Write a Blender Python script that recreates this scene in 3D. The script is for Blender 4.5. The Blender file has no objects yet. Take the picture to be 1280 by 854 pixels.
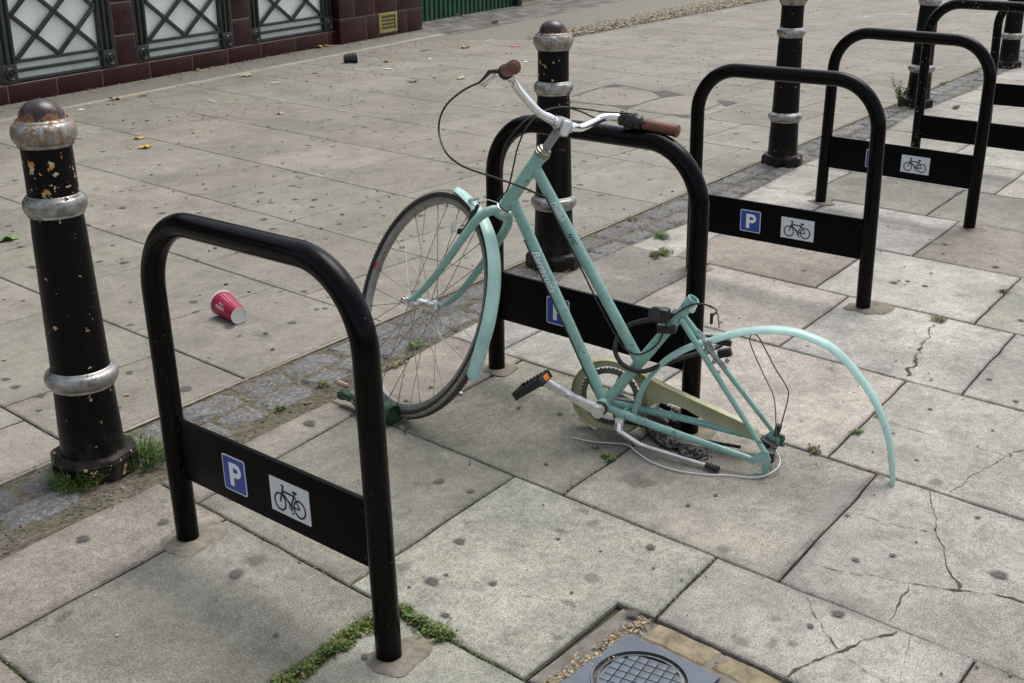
import bpy, bmesh, math, random
from mathutils import Vector, Matrix, noise
sc = bpy.context.scene
COL = sc.collection
R = math.radians
PI = math.pi
rnd = random.Random(7)

# ------------------------------------------------------------------ camera
cd = bpy.data.cameras.new("camera")
cam = bpy.data.objects.new("camera", cd)
COL.objects.link(cam)
sc.camera = cam
cd.sensor_width = 36.0
cd.lens = 1491.72 / 1280 * 36.0
cd.clip_start = 0.05
cd.clip_end = 600
PITCH, ROLL, YAW, CH = 0.36074, -0.001783, 0.84483, 1.39057
fw = Vector((math.sin(YAW) * math.cos(PITCH), math.cos(YAW) * math.cos(PITCH), -math.sin(PITCH)))
rt = Vector((math.cos(YAW), -math.sin(YAW), 0))
up = rt.cross(fw)
r2 = math.cos(ROLL) * rt + math.sin(ROLL) * up
u2 = -math.sin(ROLL) * rt + math.cos(ROLL) * up
m = Matrix((r2, u2, -fw)).transposed().to_4x4()
m.translation = Vector((0, 0, CH))
cam.matrix_world = m

# ------------------------------------------------------------------ world and sun (soft, hazy overcast)
SUN_EL, SUN_AZ = 66.0, 8.0     # azimuth measured from +X towards +Y
w = bpy.data.worlds.new("World")
sc.world = w
w.use_nodes = True
nt = w.node_tree
bg = nt.nodes["Background"]
sky = nt.nodes.new("ShaderNodeTexSky")
sky.sky_type = 'NISHITA'
sky.sun_disc = False
sky.sun_elevation = R(SUN_EL)
sky.sun_rotation = R(90 - SUN_AZ)
sky.air_density = 1.0
sky.dust_density = 4.0
sky.ozone_density = 1.0
hs = nt.nodes.new("ShaderNodeHueSaturation")
hs.inputs['Saturation'].default_value = 0.50
nt.links.new(sky.outputs[0], hs.inputs['Color'])
nt.links.new(hs.outputs[0], bg.inputs['Color'])
bg.inputs['Strength'].default_value = 0.13
sd = bpy.data.lights.new("sun", 'SUN')
sd.energy = 1.15
sd.angle = R(38)
sd.color = (1.0, 0.955, 0.89)
so = bpy.data.objects.new("sun", sd)
COL.objects.link(so)
sdir = Vector((math.cos(R(SUN_EL)) * math.cos(R(SUN_AZ)), math.cos(R(SUN_EL)) * math.sin(R(SUN_AZ)), math.sin(R(SUN_EL))))
so.rotation_euler = sdir.to_track_quat('Z', 'Y').to_euler()
so.location = (0, 0, 8)
vs = sc.view_settings
vs.view_transform = 'Standard'
vs.look = 'None'
vs.gamma = 1
vs.exposure = 0.58
vs.use_curve_mapping = False

# ------------------------------------------------------------------ materials
class NT:
    def __init__(s, name):
        s.m = bpy.data.materials.new(name)
        s.m.use_nodes = True
        s.t = s.m.node_tree
        s.b = s.t.nodes["Principled BSDF"]
    def n(s, typ, **kw):
        x = s.t.nodes.new(typ)
        for k, v in kw.items():
            if k.startswith('i_'):
                x.inputs[k[2:].replace('_', ' ')].default_value = v
            else:
                setattr(x, k, v)
        return x
    def l(s, a, b):
        s.t.links.new(a, b)
    def pos(s, obj=False):
        if not hasattr(s, '_p'):
            s._p = s.n("ShaderNodeTexCoord").outputs['Object'] if obj else s.n("ShaderNodeNewGeometry").outputs['Position']
        return s._p
    def noise(s, scale, detail=3, rough=0.55, w=None, obj=False, stretch=None):
        x = s.n("ShaderNodeTexNoise")
        if w is not None:
            x.noise_dimensions = '4D'
            x.inputs['W'].default_value = w
        x.inputs['Scale'].default_value = scale
        x.inputs['Detail'].default_value = detail
        x.inputs['Roughness'].default_value = rough
        p = s.pos(obj)
        if stretch:
            mp = s.n("ShaderNodeMapping")
            mp.inputs['Scale'].default_value = stretch
            s.l(p, mp.inputs['Vector'])
            p = mp.outputs[0]
        s.l(p, x.inputs['Vector'])
        return x.outputs['Fac']
    def ramp(s, fac, stops, interp='LINEAR'):
        x = s.n("ShaderNodeValToRGB")
        cr = x.color_ramp
        cr.interpolation = interp
        while len(cr.elements) < len(stops):
            cr.elements.new(0.5)
        for e, (p, c) in zip(cr.elements, stops):
            e.position = p
            e.color = (c, c, c, 1) if isinstance(c, (int, float)) else (*c, 1)
        s.l(fac, x.inputs[0])
        return x.outputs[0]
    def mix(s, fac, a, b, mode='MIX'):
        x = s.n("ShaderNodeMix", data_type='RGBA', blend_type=mode)
        for sock, v in ((x.inputs[0], fac), (x.inputs[6], a), (x.inputs[7], b)):
            if isinstance(v, (int, float)):
                sock.default_value = v
            elif isinstance(v, (tuple, list)):
                sock.default_value = (*v, 1) if len(v) == 3 else v
            else:
                s.l(v, sock)
        return x.outputs[2]
    def math(s, op, a, b=0.0):
        x = s.n("ShaderNodeMath", operation=op)
        for k, v in ((0, a), (1, b)):
            if isinstance(v, (int, float)):
                x.inputs[k].default_value = v
            else:
                s.l(v, x.inputs[k])
        return x.outputs[0]
    def color(s, c):
        if isinstance(c, tuple):
            s.b.inputs['Base Color'].default_value = (*c, 1)
        else:
            s.l(c, s.b.inputs['Base Color'])
    def rough(s, v):
        if isinstance(v, (int, float)):
            s.b.inputs['Roughness'].default_value = v
        else:
            s.l(v, s.b.inputs['Roughness'])
    def metal(s, v):
        if isinstance(v, (int, float)):
            s.b.inputs['Metallic'].default_value = v
        else:
            s.l(v, s.b.inputs['Metallic'])
    def bump(s, h, strength=0.5, dist=0.002):
        x = s.n("ShaderNodeBump")
        x.inputs['Strength'].default_value = strength
        x.inputs['Distance'].default_value = dist
        s.l(h, x.inputs['Height'])
        s.l(x.outputs[0], s.b.inputs['Normal'])

M = {}
def simple(name, col, rough=0.5, metal=0.0, var=0.12, scale=18, spec=None, obj=True, bump=0.0):
    t = NT(name)
    f = t.noise(scale, 4, 0.6, obj=obj)
    t.color(t.mix(1.0, col, t.ramp(f, [(0.3, 1 - var), (0.7, 1 + var)]), 'MULTIPLY') if max(col) * (1 + var) <= 1 else t.mix(1.0, col, t.ramp(f, [(0.3, 1 - 2 * var), (0.7, 1.0)]), 'MULTIPLY'))
    t.rough(t.ramp(f, [(0.3, max(0, rough - 0.08)), (0.7, min(1, rough + 0.1))]))
    t.metal(metal)
    if spec is not None:
        t.b.inputs['Specular IOR Level'].default_value = spec
    if bump:
        t.bump(t.noise(scale * 14, 2, obj=obj), bump, 0.001)
    M[name] = t.m
    return t.m

def paving_mat(name, fine=0.16, blotch=0.16, algae=0.0, light=0.0):
    t = NT(name)
    a = t.n("ShaderNodeAttribute", attribute_name="tint")
    c = a.outputs['Color']
    big = t.noise(2.2, 6, 0.66)
    c = t.mix(1.0, c, t.ramp(big, [(0.28, 1 - 1.5 * blotch), (0.5, 1.0), (0.72, 1 + 1.2 * blotch)]), 'MULTIPLY')
    mid = t.noise(11, 7, 0.75)
    c = t.mix(1.0, c, t.ramp(mid, [(0.30, 1 - 1.7 * blotch), (0.5, 1.0), (0.70, 1 + 1.0 * blotch)]), 'MULTIPLY')
    gr = t.noise(48, 5, 0.75, w=5.5)
    c = t.mix(1.0, c, t.ramp(gr, [(0.30, 1 - 1.5 * blotch), (0.5, 1.0), (0.70, 1 + 1.1 * blotch)]), 'MULTIPLY')
    d = t.noise(4.2, 7, 0.74, w=3.1)
    c = t.mix(t.ramp(d, [(0.56, 0.0), (0.70, 2.2 * blotch)]), c, (0.115, 0.108, 0.092))
    wsc = t.noise(7.0, 7, 0.78, w=8.4, stretch=(1.0, 0.40, 1))
    c = t.mix(t.ramp(wsc, [(0.60, 0.0), (0.68, 2.0 * blotch)]), c, (0.50, 0.49, 0.45))
    if algae:
        g = t.noise(3.2, 5, 0.7, w=1.7)
        c = t.mix(t.ramp(g, [(0.50, 0.0), (0.72, algae)]), c, (0.175, 0.175, 0.125))
    # aggregate speckle
    sp = t.noise(240, 3, 0.75)
    c = t.mix(1.0, c, t.ramp(sp, [(0.30, 1 - 2.6 * fine), (0.5, 1.0), (0.72, 1 + 2.0 * fine)]), 'MULTIPLY')
    v = t.n("ShaderNodeTexVoronoi", feature='F1')
    v.inputs['Scale'].default_value = 130
    t.l(t.pos(), v.inputs['Vector'])
    spots = t.ramp(v.outputs['Distance'], [(0.12, 1.0), (0.24, 0.0)])
    rs = t.n("ShaderNodeSeparateColor")
    t.l(v.outputs['Color'], rs.inputs[0])
    pick = t.ramp(rs.outputs[0], [(0.80, 0.0), (0.86, 1.0)])
    c = t.mix(t.math('MULTIPLY', spots, pick), c, (0.10, 0.09, 0.075))
    pick2 = t.ramp(rs.outputs[1], [(0.88, 0.0), (0.92, 0.8)])
    c = t.mix(t.math('MULTIPLY', spots, pick2), c, (0.5, 0.47, 0.42))
    t.color(c)
    t.rough(t.ramp(mid, [(0.3, 0.72), (0.7, 0.92)]))
    t.b.inputs['Specular IOR Level'].default_value = 0.32
    h = t.math('ADD', t.math('MULTIPLY', sp, 0.6), t.math('MULTIPLY', mid, 1.2))
    t.bump(h, 0.55, 0.0022)
    M[name] = t.m

paving_mat('slab_old', 0.25, 0.215, 0.30)
paving_mat('slab_back', 0.20, 0.165, 0.0)

def dirt_mat(name, c1, c2, moss=0.0, sc_=60):
    t = NT(name)
    f = t.noise(sc_, 5, 0.75)
    c = t.ramp(f, [(0.3, c1), (0.7, c2)])
    if moss:
        g = t.noise(4.0, 5, 0.7, w=2.2)
        c = t.mix(t.ramp(g, [(0.50, 0.0), (0.62, moss)]), c, (0.085, 0.10, 0.028))
    t.color(c)
    t.rough(0.95)
    t.b.inputs['Specular IOR Level'].default_value = 0.2
    t.bump(f, 0.9, 0.006)
    M[name] = t.m
dirt_mat('joint_dirt', (0.035, 0.030, 0.022), (0.085, 0.072, 0.052), 0.75)
dirt_mat('mortar', (0.040, 0.034, 0.026), (0.215, 0.185, 0.145), 0.35, 42)
dirt_mat('collar', (0.125, 0.110, 0.088), (0.30, 0.268, 0.215), 0.2, 30)
dirt_mat('asphalt', (0.155, 0.147, 0.125), (0.275, 0.257, 0.215), 0.0, 30)
dirt_mat('edging', (0.26, 0.235, 0.19), (0.38, 0.345, 0.28), 0.0, 25)
dirt_mat('crack', (0.045, 0.040, 0.032), (0.15, 0.13, 0.10), 0.3, 160)
dirt_mat('debris', (0.05, 0.04, 0.03), (0.24, 0.18, 0.12), 0.2, 110)

t = NT('granite')
a = t.n("ShaderNodeAttribute", attribute_name="tint")
f = t.noise(70, 5, 0.8)
c = t.mix(1.0, a.outputs['Color'], t.ramp(f, [(0.28, 0.22), (0.5, 0.85), (0.72, 2.3)]), 'MULTIPLY')
c = t.mix(t.ramp(t.noise(14, 6, 0.75), [(0.46, 0.0), (0.66, 0.75)]), c, (0.085, 0.075, 0.058))
t.color(c); t.rough(0.75); t.bump(t.math('ADD', f, t.noise(18, 4)), 0.9, 0.005)
M['granite'] = t.m

def soft(name, c1, c2, alpha):
    t = NT(name)
    f = t.noise(60, 4, 0.7)
    t.color(t.ramp(f, [(0.3, c1), (0.7, c2)])); t.rough(0.85)
    if alpha < .9:
        t.l(t.math('MULTIPLY', t.ramp(t.noise(130, 4, 0.75), [(0.30, 0.45), (0.62, 1.0)]), alpha), t.b.inputs['Alpha'])
    M[name] = t.m
for k, al in enumerate((1.0, 0.62, 0.30)): soft('gum%d' % k, (0.050, 0.048, 0.045), (0.105, 0.10, 0.092), al * .93)
for k, al in enumerate((0.42, 0.28, 0.13)): soft('faint%d' % k, (0.10, 0.095, 0.082), (0.15, 0.14, 0.12), al)
M['gum'] = M['gum0']

# paint on the stands
t = NT('black_gloss')
f = t.noise(30, 4, 0.6, obj=True)
c = t.mix(t.ramp(t.noise(160, 2, 0.5, obj=True), [(0.74, 0.0), (0.76, 1.0)]), (0.0012, 0.0012, 0.0015), (0.12, 0.12, 0.115))
c = t.mix(t.ramp(t.noise(26, 6, 0.8, w=2, obj=True, stretch=(1, 1, .25)), [(0.65, 0.0), (0.69, 0.6)]), c, (0.07, 0.068, 0.066))
t.color(c); t.rough(t.ramp(t.noise(9, 6, 0.7, obj=True), [(0.35, 0.13), (0.7, 0.34)])); t.b.inputs['Specular IOR Level'].default_value = 0.13
t.bump(t.noise(12, 3, obj=True), 0.12, 0.002)
M['black_gloss'] = t.m
simple('black_panel', (0.0025, 0.0025, 0.0027), 0.42, 0, 0.2, 12, spec=0.06, bump=0.15)
t = NT('black_panel')
c = t.mix(t.ramp(t.noise(30, 6, 0.8, w=2, obj=True, stretch=(1, .3, 1)), [(0.68, 0.0), (0.72, 0.5)]), (0.0025, 0.0025, 0.0027), (0.05, 0.05, 0.048))
c = t.mix(t.ramp(t.noise(38, 3, 0.6, w=6, obj=True), [(0.745, 0.0), (0.755, 1.0)]), c, (0.22, 0.12, 0.06))
t.color(c); t.rough(t.ramp(t.noise(7, 6, 0.7, obj=True), [(0.35, 0.30), (0.7, 0.55)])); t.b.inputs['Specular IOR Level'].default_value = 0.07
M['black_panel'] = t.m
t = NT('speckled_black')
c = t.mix(t.ramp(t.noise(95, 2, 0.5, obj=True), [(0.685, 0.0), (0.70, 1.0)]), (0.0015, 0.0015, 0.0018), (0.35, 0.35, 0.34))
t.color(c); t.rough(0.25); t.b.inputs['Specular IOR Level'].default_value = 0.13
M['speckled_black'] = t.m
simple('mint', (0.235, 0.475, 0.405), 0.30, 0, 0.10, 14, spec=0.5)
t = NT('mint')
f = t.noise(11, 4, 0.6, obj=True)
c = t.mix(1.0, (0.285, 0.505, 0.438), t.ramp(f, [(0.3, 0.84), (0.7, 1.1)]), 'MULTIPLY')
c = t.mix(t.ramp(t.noise(60, 5, 0.7, obj=True), [(0.625, 0.0), (0.65, 0.85)]), c, (0.085, 0.11, 0.09))
c = t.mix(t.ramp(t.noise(26, 5, 0.7, w=9, obj=True), [(0.66, 0.0), (0.68, 0.9)]), c, (0.16, 0.085, 0.045))
c = t.mix(t.ramp(t.noise(24, 5, 0.7, w=4, obj=True), [(0.54, 0.0), (0.70, 0.55)]), c, (0.15, 0.20, 0.15))
t.color(c); t.rough(t.ramp(f, [(0.3, 0.28), (0.7, 0.42)]))
M['mint'] = t.m
t = NT('mint_fender')
f = t.noise(9, 5, 0.65, obj=True)
c = t.mix(1.0, (0.41, 0.635, 0.575), t.ramp(f, [(0.3, 0.80), (0.7, 1.12)]), 'MULTIPLY')
c = t.mix(t.ramp(t.noise(55, 5, 0.7, obj=True), [(0.60, 0.0), (0.70, 0.55)]), c, (0.15, 0.20, 0.17))
c = t.mix(t.ramp(t.noise(20, 4, 0.6, w=3, obj=True, stretch=(1, .3, 1)), [(0.64, 0.0), (0.68, 0.5)]), c, (0.60, 0.72, 0.68))
t.color(c); t.rough(t.ramp(f, [(0.3, 0.22), (0.7, 0.42)]))
t.bump(t.noise(14, 3, obj=True), 0.15, 0.003)
M['mint_fender'] = t.m
simple('mint_dark', (0.07, 0.15, 0.115), 0.5, 0, 0.3, 30)
simple('chrome', (0.86, 0.86, 0.84), 0.15, 0.92, 0.1, 25)
simple('alloy', (0.78, 0.78, 0.77), 0.30, 0.75, 0.14, 40)
simple('headset_metal', (0.33, 0.31, 0.27), 0.3, 0.9, 0.25, 60)
simple('clamp_alloy', (0.80, 0.81, 0.80), 0.28, 0.45, 0.06, 40)
simple('dull_alloy', (0.36, 0.355, 0.34), 0.45, 0.85, 0.2, 40)
simple('steel_dark', (0.16, 0.155, 0.15), 0.4, 0.9, 0.2, 40)
simple('rubber', (0.020, 0.019, 0.018), 0.62, 0, 0.25, 30)
simple('tyre_black', (0.028, 0.026, 0.024), 0.75, 0, 0.3, 40)
simple('tyre_tan', (0.33, 0.295, 0.22), 0.8, 0, 0.25, 50)
simple('tyre_tread', (0.065, 0.055, 0.042), 0.85, 0, 0.35, 50, bump=0.5)
simple('plastic_black', (0.013, 0.013, 0.015), 0.33, 0, 0.2, 25)
simple('grip_brown', (0.155, 0.052, 0.027), 0.5, 0, 0.25, 40, bump=0.3)
simple('guard_olive', (0.46, 0.435, 0.265), 0.5, 0, 0.22, 16)
simple('orange', (0.72, 0.20, 0.02), 0.3, 0, 0.1, 60)
simple('yellow', (0.80, 0.50, 0.05), 0.35, 0, 0.1, 60)
simple('white_cable', (0.62, 0.62, 0.60), 0.4, 0, 0.1, 30)
simple('clear_white', (0.62, 0.66, 0.66), 0.2, 0, 0.15, 60)
simple('red_decal', (0.55, 0.03, 0.04), 0.4, 0, 0.15, 90)
simple('sign_blue', (0.020, 0.062, 0.33), 0.32, 0, 0.08, 20)
simple('sign_white', (0.66, 0.70, 0.74), 0.35, 0, 0.06, 20)
simple('sign_black', (0.012, 0.012, 0.013), 0.45, 0, 0.1, 20)
simple('letter_white', (0.82, 0.87, 0.85), 0.4, 0, 0.05, 20)
simple('letter_dark', (0.04, 0.06, 0.055), 0.4, 0, 0.05, 20)
simple('cup_red', (0.30, 0.008, 0.045), 0.38, 0, 0.12, 12)
simple('cup_white', (0.80, 0.79, 0.76), 0.5, 0, 0.05, 20)
simple('cup_dark', (0.018, 0.022, 0.032), 0.25, 0, 0.2, 20)
simple('cup_rim', (0.34, 0.38, 0.42), 0.3, 0, 0.1, 20)
simple('bottle_glass', (0.006, 0.055, 0.016), 0.10, 0, 0.3, 20, spec=0.8)
M['bottle_glass'].node_tree.nodes["Principled BSDF"].inputs['Transmission Weight'].default_value = 0.35
simple('leaf_brown', (0.23, 0.15, 0.07), 0.7, 0, 0.3, 60)
simple('leaf_yellow', (0.42, 0.27, 0.07), 0.65, 0, 0.25, 60)
simple('leaf_tan', (0.42, 0.33, 0.19), 0.7, 0, 0.25, 60)
simple('leaf_green', (0.13, 0.21, 0.07), 0.6, 0, 0.3, 60)
simple('leaf_pale', (0.36, 0.40, 0.24), 0.6, 0, 0.2, 60)
simple('paper', (0.72, 0.71, 0.68), 0.7, 0, 0.08, 30)
simple('pink_paper', (0.75, 0.20, 0.18), 0.7, 0, 0.15, 30)
simple('lattice_metal', (0.030, 0.037, 0.034), 0.40, 0.2, 0.3, 14, obj=False, bump=0.3)
simple('vent_metal', (0.33, 0.27, 0.085), 0.55, 0, 0.3, 40)
simple('hole_black', (0.008, 0.008, 0.007), 0.8)
simple('timber_green', (0.018, 0.082, 0.043), 0.45, 0, 0.3, 5, obj=False)
dirt_mat('stone_yellow', (0.13, 0.105, 0.07), (0.36, 0.30, 0.205), 0.3, 26)
simple('concrete_grey', (0.165, 0.15, 0.128), 0.88, 0, 0.42, 34, obj=False, bump=0.9)
simple('cover_blue', (0.085, 0.108, 0.138), 0.5, 0.15, 0.22, 12, obj=False, bump=0.3)
simple('brick_far', (0.30, 0.25, 0.19), 0.85, 0, 0.25, 3, obj=False)

t = NT('grass')
oi = t.n("ShaderNodeAttribute", attribute_name="tint")
t.color(oi.outputs['Color']); t.rough(0.55)
t.b.inputs['Subsurface Weight'].default_value = 0.0
M['grass'] = t.m

t = NT('milky_glass')
f = t.noise(2.2, 4, 0.6)
c = t.ramp(f, [(0.3, (0.80, 0.88, 0.81)), (0.7, (0.90, 0.96, 0.90))])
c = t.mix(t.ramp(t.noise(6, 4, 0.6, stretch=(1, 1, 0.15)), [(0.45, 0.0), (0.75, 0.35)]), c, (0.55, 0.61, 0.54))
t.color(c); t.rough(0.2); t.b.inputs['Specular IOR Level'].default_value = 0.6
M['milky_glass'] = t.m

t = NT('glazed_tile')
f = t.noise(3.0, 4, 0.6)
t.color(t.ramp(f, [(0.3, (0.022, 0.0035, 0.0055)), (0.7, (0.040, 0.0065, 0.010))]))
t.rough(t.ramp(t.noise(9, 4), [(0.3, 0.14), (0.7, 0.34)])); t.b.inputs['Specular IOR Level'].default_value = 0.35
t.bump(t.noise(7, 2), 0.15, 0.004)
M['glazed_tile'] = t.m
simple('tile_grout', (0.20, 0.14, 0.115), 0.9, 0, 0.3, 20, obj=False)

def bollard_mats(seed, amount, orange):
    """black coat with flakes knocked off; worn silver rings; rusty dome"""
    t = NT('bollard_black')
    p = t.pos(True)
    sep = t.n("ShaderNodeSeparateXYZ"); t.l(p, sep.inputs[0]); z = sep.outputs[2]
    n1 = t.noise(48, 4, 0.60, w=seed, obj=True)
    zone = t.ramp(z, [(0.0, 0.09), (0.07, 0.03), (0.10, 0.015), (0.60, 0.015), (0.70, 0.055), (0.765, 0.105), (0.83, 0.05)])
    ch = t.math('ADD', n1, t.math('MULTIPLY', zone, amount))
    mask = t.ramp(ch, [(0.685, 0.0), (0.695, 1.0)], 'LINEAR')
    sp = t.ramp(t.noise(130, 3, 0.6, w=seed + 3, obj=True), [(0.705, 0.0), (0.72, 0.8)])
    chipc = t.mix(t.ramp(t.noise(60, 3, w=seed + 5, obj=True), [(0.45, 0.0), (0.55, 1.0)]), (0.52, 0.26, 0.09) if orange else (0.42, 0.30, 0.18), (0.62, 0.46, 0.30))
    c = t.mix(sp, (0.0022, 0.0022, 0.0024), (0.30, 0.28, 0.25))
    c = t.mix(mask, c, chipc)
    c = t.mix(t.math('MULTIPLY', t.ramp(z, [(0.0, 0.55), (0.14, 0.0)]), t.ramp(t.noise(30, 5, 0.7, obj=True), [(0.4, 0.0), (0.6, 1.0)])), c, (0.075, 0.06, 0.045))
    t.color(c)
    t.rough(t.mix(mask, t.ramp(t.noise(8, 4, obj=True), [(0.3, 0.34), (0.7, 0.5)]), (0.8, 0.8, 0.8)))
    t.b.inputs['Specular IOR Level'].default_value = 0.16
    t.bump(t.math('SUBTRACT', t.noise(40, 4, obj=True), mask), 0.3, 0.0015)
    black = t.m
    t = NT('bollard_silver')
    n1 = t.noise(75, 5, 0.75, w=seed + 9, obj=True)
    p = t.pos(True)
    sep = t.n("ShaderNodeSeparateXYZ"); t.l(p, sep.inputs[0]); z = sep.outputs[2]
    top = t.ramp(z, [(0.80, 0.0), (0.86, 1.0)])
    rust = t.ramp(t.math('ADD', n1, t.math('MULTIPLY', top, 0.085 * amount)), [(0.595, 0.0), (0.65, 1.0)])
    c = t.mix(t.ramp(t.noise(38, 4, w=seed + 2, obj=True), [(0.3, 0.0), (0.7, 1.0)]), (0.16, 0.155, 0.14), (0.52, 0.51, 0.48))
    c = t.mix(rust, c, t.mix(top, (0.09, 0.07, 0.055), (0.27, 0.15, 0.065)))
    c = t.mix(t.ramp(t.noise(42, 5, 0.75, w=seed + 12, obj=True), [(0.60, 0.0), (0.63, 1.0)]), c, (0.02, 0.018, 0.017))
    t.color(c); t.metal(t.mix(rust, (0.8, 0.8, 0.8), (0, 0, 0))); t.rough(t.mix(rust, (0.38, 0.38, 0.38), (0.75, 0.75, 0.75)))
    t.bump(n1, 0.3, 0.0015)
    silver = t.m
    t = NT('bollard_dome')
    p = t.pos(True)
    sep = t.n("ShaderNodeSeparateXYZ"); t.l(p, sep.inputs[0]); z = sep.outputs[2]
    low = t.ramp(z, [(0.895, 1.0), (0.918, 0.15), (0.935, 0.0)])
    n1 = t.noise(45, 5, 0.7, w=seed + 20, obj=True)
    rust = t.ramp(t.math('ADD', n1, t.math('MULTIPLY', low, 0.16 * amount)), [(0.60, 0.0), (0.66, 1.0)])
    c = t.mix(rust, (0.030, 0.019, 0.019), (0.26, 0.13, 0.05))
    t.color(c); t.rough(t.mix(rust, (0.28, 0.28, 0.28), (0.8, 0.8, 0.8))); t.metal(0.1)
    return black, silver, t.m

# ------------------------------------------------------------------ mesh helpers
def frame_of(d):
    d = Vector(d).normalized()
    a = Vector((0, 0, 1)) if abs(d.z) < 0.9 else Vector((1, 0, 0))
    x = a.cross(d).normalized()
    return x, d.cross(x).normalized(), d

class MB:
    def __init__(s):
        s.v, s.f, s.mi, s.c = [], [], [], []
        s.cm = 0
        s.cc = None
    def add(s, vs, fs):
        o = len(s.v)
        s.v += [tuple(v) for v in vs]
        for f in fs:
            s.f.append([i + o for i in f]); s.mi.append(s.cm); s.c.append(s.cc)
        return s
    def box(s, c, size, rot=None, bev=0.0):
        c = Vector(c); hx, hy, hz = [q / 2 for q in size]
        Rm = rot if rot is not None else Matrix.Identity(3)
        if bev <= 0:
            vs = [c + Rm @ Vector((x * hx, y * hy, z * hz)) for z in (-1, 1) for x, y in ((-1, -1), (1, -1), (1, 1), (-1, 1))]
            s.add(vs, [(3, 2, 1, 0), (4, 5, 6, 7), (0, 1, 5, 4), (1, 2, 6, 5), (2, 3, 7, 6), (3, 0, 4, 7)])
        else:
            b = min(bev, hx * .9, hy * .9, hz * .9)
            bm = bmesh.new()
            bmesh.ops.create_cube(bm, size=2.0)
            for v in bm.verts:
                v.co = Vector((v.co.x * hx, v.co.y * hy, v.co.z * hz))
            bmesh.ops.bevel(bm, geom=bm.edges[:], offset=b, segments=2, affect='EDGES', profile=0.6)
            bm.verts.index_update()
            s.add([c + Rm @ v.co for v in bm.verts], [[v.index for v in f.verts] for f in bm.faces])
            bm.free()
        return s
    def tube(s, pts, r, seg=10, cap=True, closed=False, flat=1.0):
        pts = [Vector(p) for p in pts]
        n = len(pts)
        rr = list(r) if hasattr(r, '__len__') else [r] * n
        prev = None; rings = []
        for i, p in enumerate(pts):
            if closed:
                d = pts[(i + 1) % n] - pts[i - 1]
            else:
                d = pts[min(i + 1, n - 1)] - pts[max(i - 1, 0)]
            d.normalize()
            if prev is None:
                x, y, _ = frame_of(d)
            else:
                x = prev - d * prev.dot(d)
                if x.length < 1e-6: x, y, _ = frame_of(d)
                x.normalize(); y = d.cross(x)
            prev = x
            rings.append([p + (x * math.cos(2 * PI * k / seg) + y * flat * math.sin(2 * PI * k / seg)) * rr[i] for k in range(seg)])
        vs = [v for ring in rings for v in ring]
        fs = []
        for i in range(n if closed else n - 1):
            j = (i + 1) % n
            for k in range(seg):
                l = (k + 1) % seg
                fs.append((i * seg + k, i * seg + l, j * seg + l, j * seg + k))
        if cap and not closed:
            fs.append(tuple(reversed(range(seg)))); fs.append(tuple(range((n - 1) * seg, n * seg)))
        return s.add(vs, fs)
    def lathe(s, prof, seg=32, M4=None, cap=True, arc=None):
        """prof: (r, h) about local Z"""
        vs = []
        for r, h in prof:
            for k in range(seg):
                a = 2 * PI * k / seg
                vs.append(Vector((r * math.cos(a), r * math.sin(a), h)))
        fs = []
        for i in range(len(prof) - 1):
            for k in range(seg):
                l = (k + 1) % seg
                fs.append((i * seg + k, i * seg + l, (i + 1) * seg + l, (i + 1) * seg + k))
        if cap:
            fs.append(tuple(reversed(range(seg)))); fs.append(tuple(range((len(prof) - 1) * seg, len(prof) * seg)))
        if M4 is not None:
            vs = [M4 @ v for v in vs]
        return s.add(vs, fs)
    def prism(s, poly, org, ax, ay, an, depth):
        """2D poly extruded by depth along an from org"""
        org, ax, ay, an = map(Vector, (org, ax, ay, an))
        n = len(poly)
        a = [org + ax * x + ay * y for x, y in poly]
        b = [p + an * depth for p in a]
        fs = [tuple(reversed(range(n))), tuple(range(n, 2 * n))]
        for i in range(n):
            j = (i + 1) % n
            fs.append((i, j, n + j, n + i))
        return s.add(a + b, fs)
    def stroke(s, pts, wd, org, ax, ay, an, depth, closed=False):
        """flat ribbon of width wd along 2D pts"""
        n = len(pts); L = []; Rr = []
        P = [Vector((p[0], p[1])) for p in pts]
        for i in range(n):
            if closed: d = P[(i + 1) % n] - P[i - 1]
            else: d = P[min(i + 1, n - 1)] - P[max(i - 1, 0)]
            d.normalize(); q = Vector((-d.y, d.x)) * wd / 2
            L.append(P[i] + q); Rr.append(P[i] - q)
        for i in range(n if closed else n - 1):
            j = (i + 1) % n
            s.prism([Rr[i], Rr[j], L[j], L[i]], org, ax, ay, an, depth)
        return s
    def build(s, name, mats, parent=None, smooth=35, mat4=None):
        me = bpy.data.meshes.new(name)
        me.from_pydata(s.v, [], s.f)
        if not isinstance(mats, (list, tuple)): mats = [mats]
        for q in mats: me.materials.append(M[q] if isinstance(q, str) else q)
        me.polygons.foreach_set('material_index', s.mi)
        if any(c is not None for c in s.c):
            at = me.color_attributes.new('tint', 'FLOAT_COLOR', 'CORNER')
            buf = []
            for f, c in zip(s.f, s.c):
                if isinstance(c, list):
                    for q in c: buf += [*q, 1.0]
                else: buf += list((*c, 1.0) if c else (0.3, 0.3, 0.3, 1)) * len(f)
            at.data.foreach_set('color', buf)
        me.update()
        if smooth:
            me.polygons.foreach_set('use_smooth', [True] * len(me.polygons))
            me.set_sharp_from_angle(angle=R(smooth))
        o = bpy.data.objects.new(name, me)
        COL.objects.link(o)
        if parent: o.parent = parent
        if mat4 is not None: o.matrix_local = mat4
        return o

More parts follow.
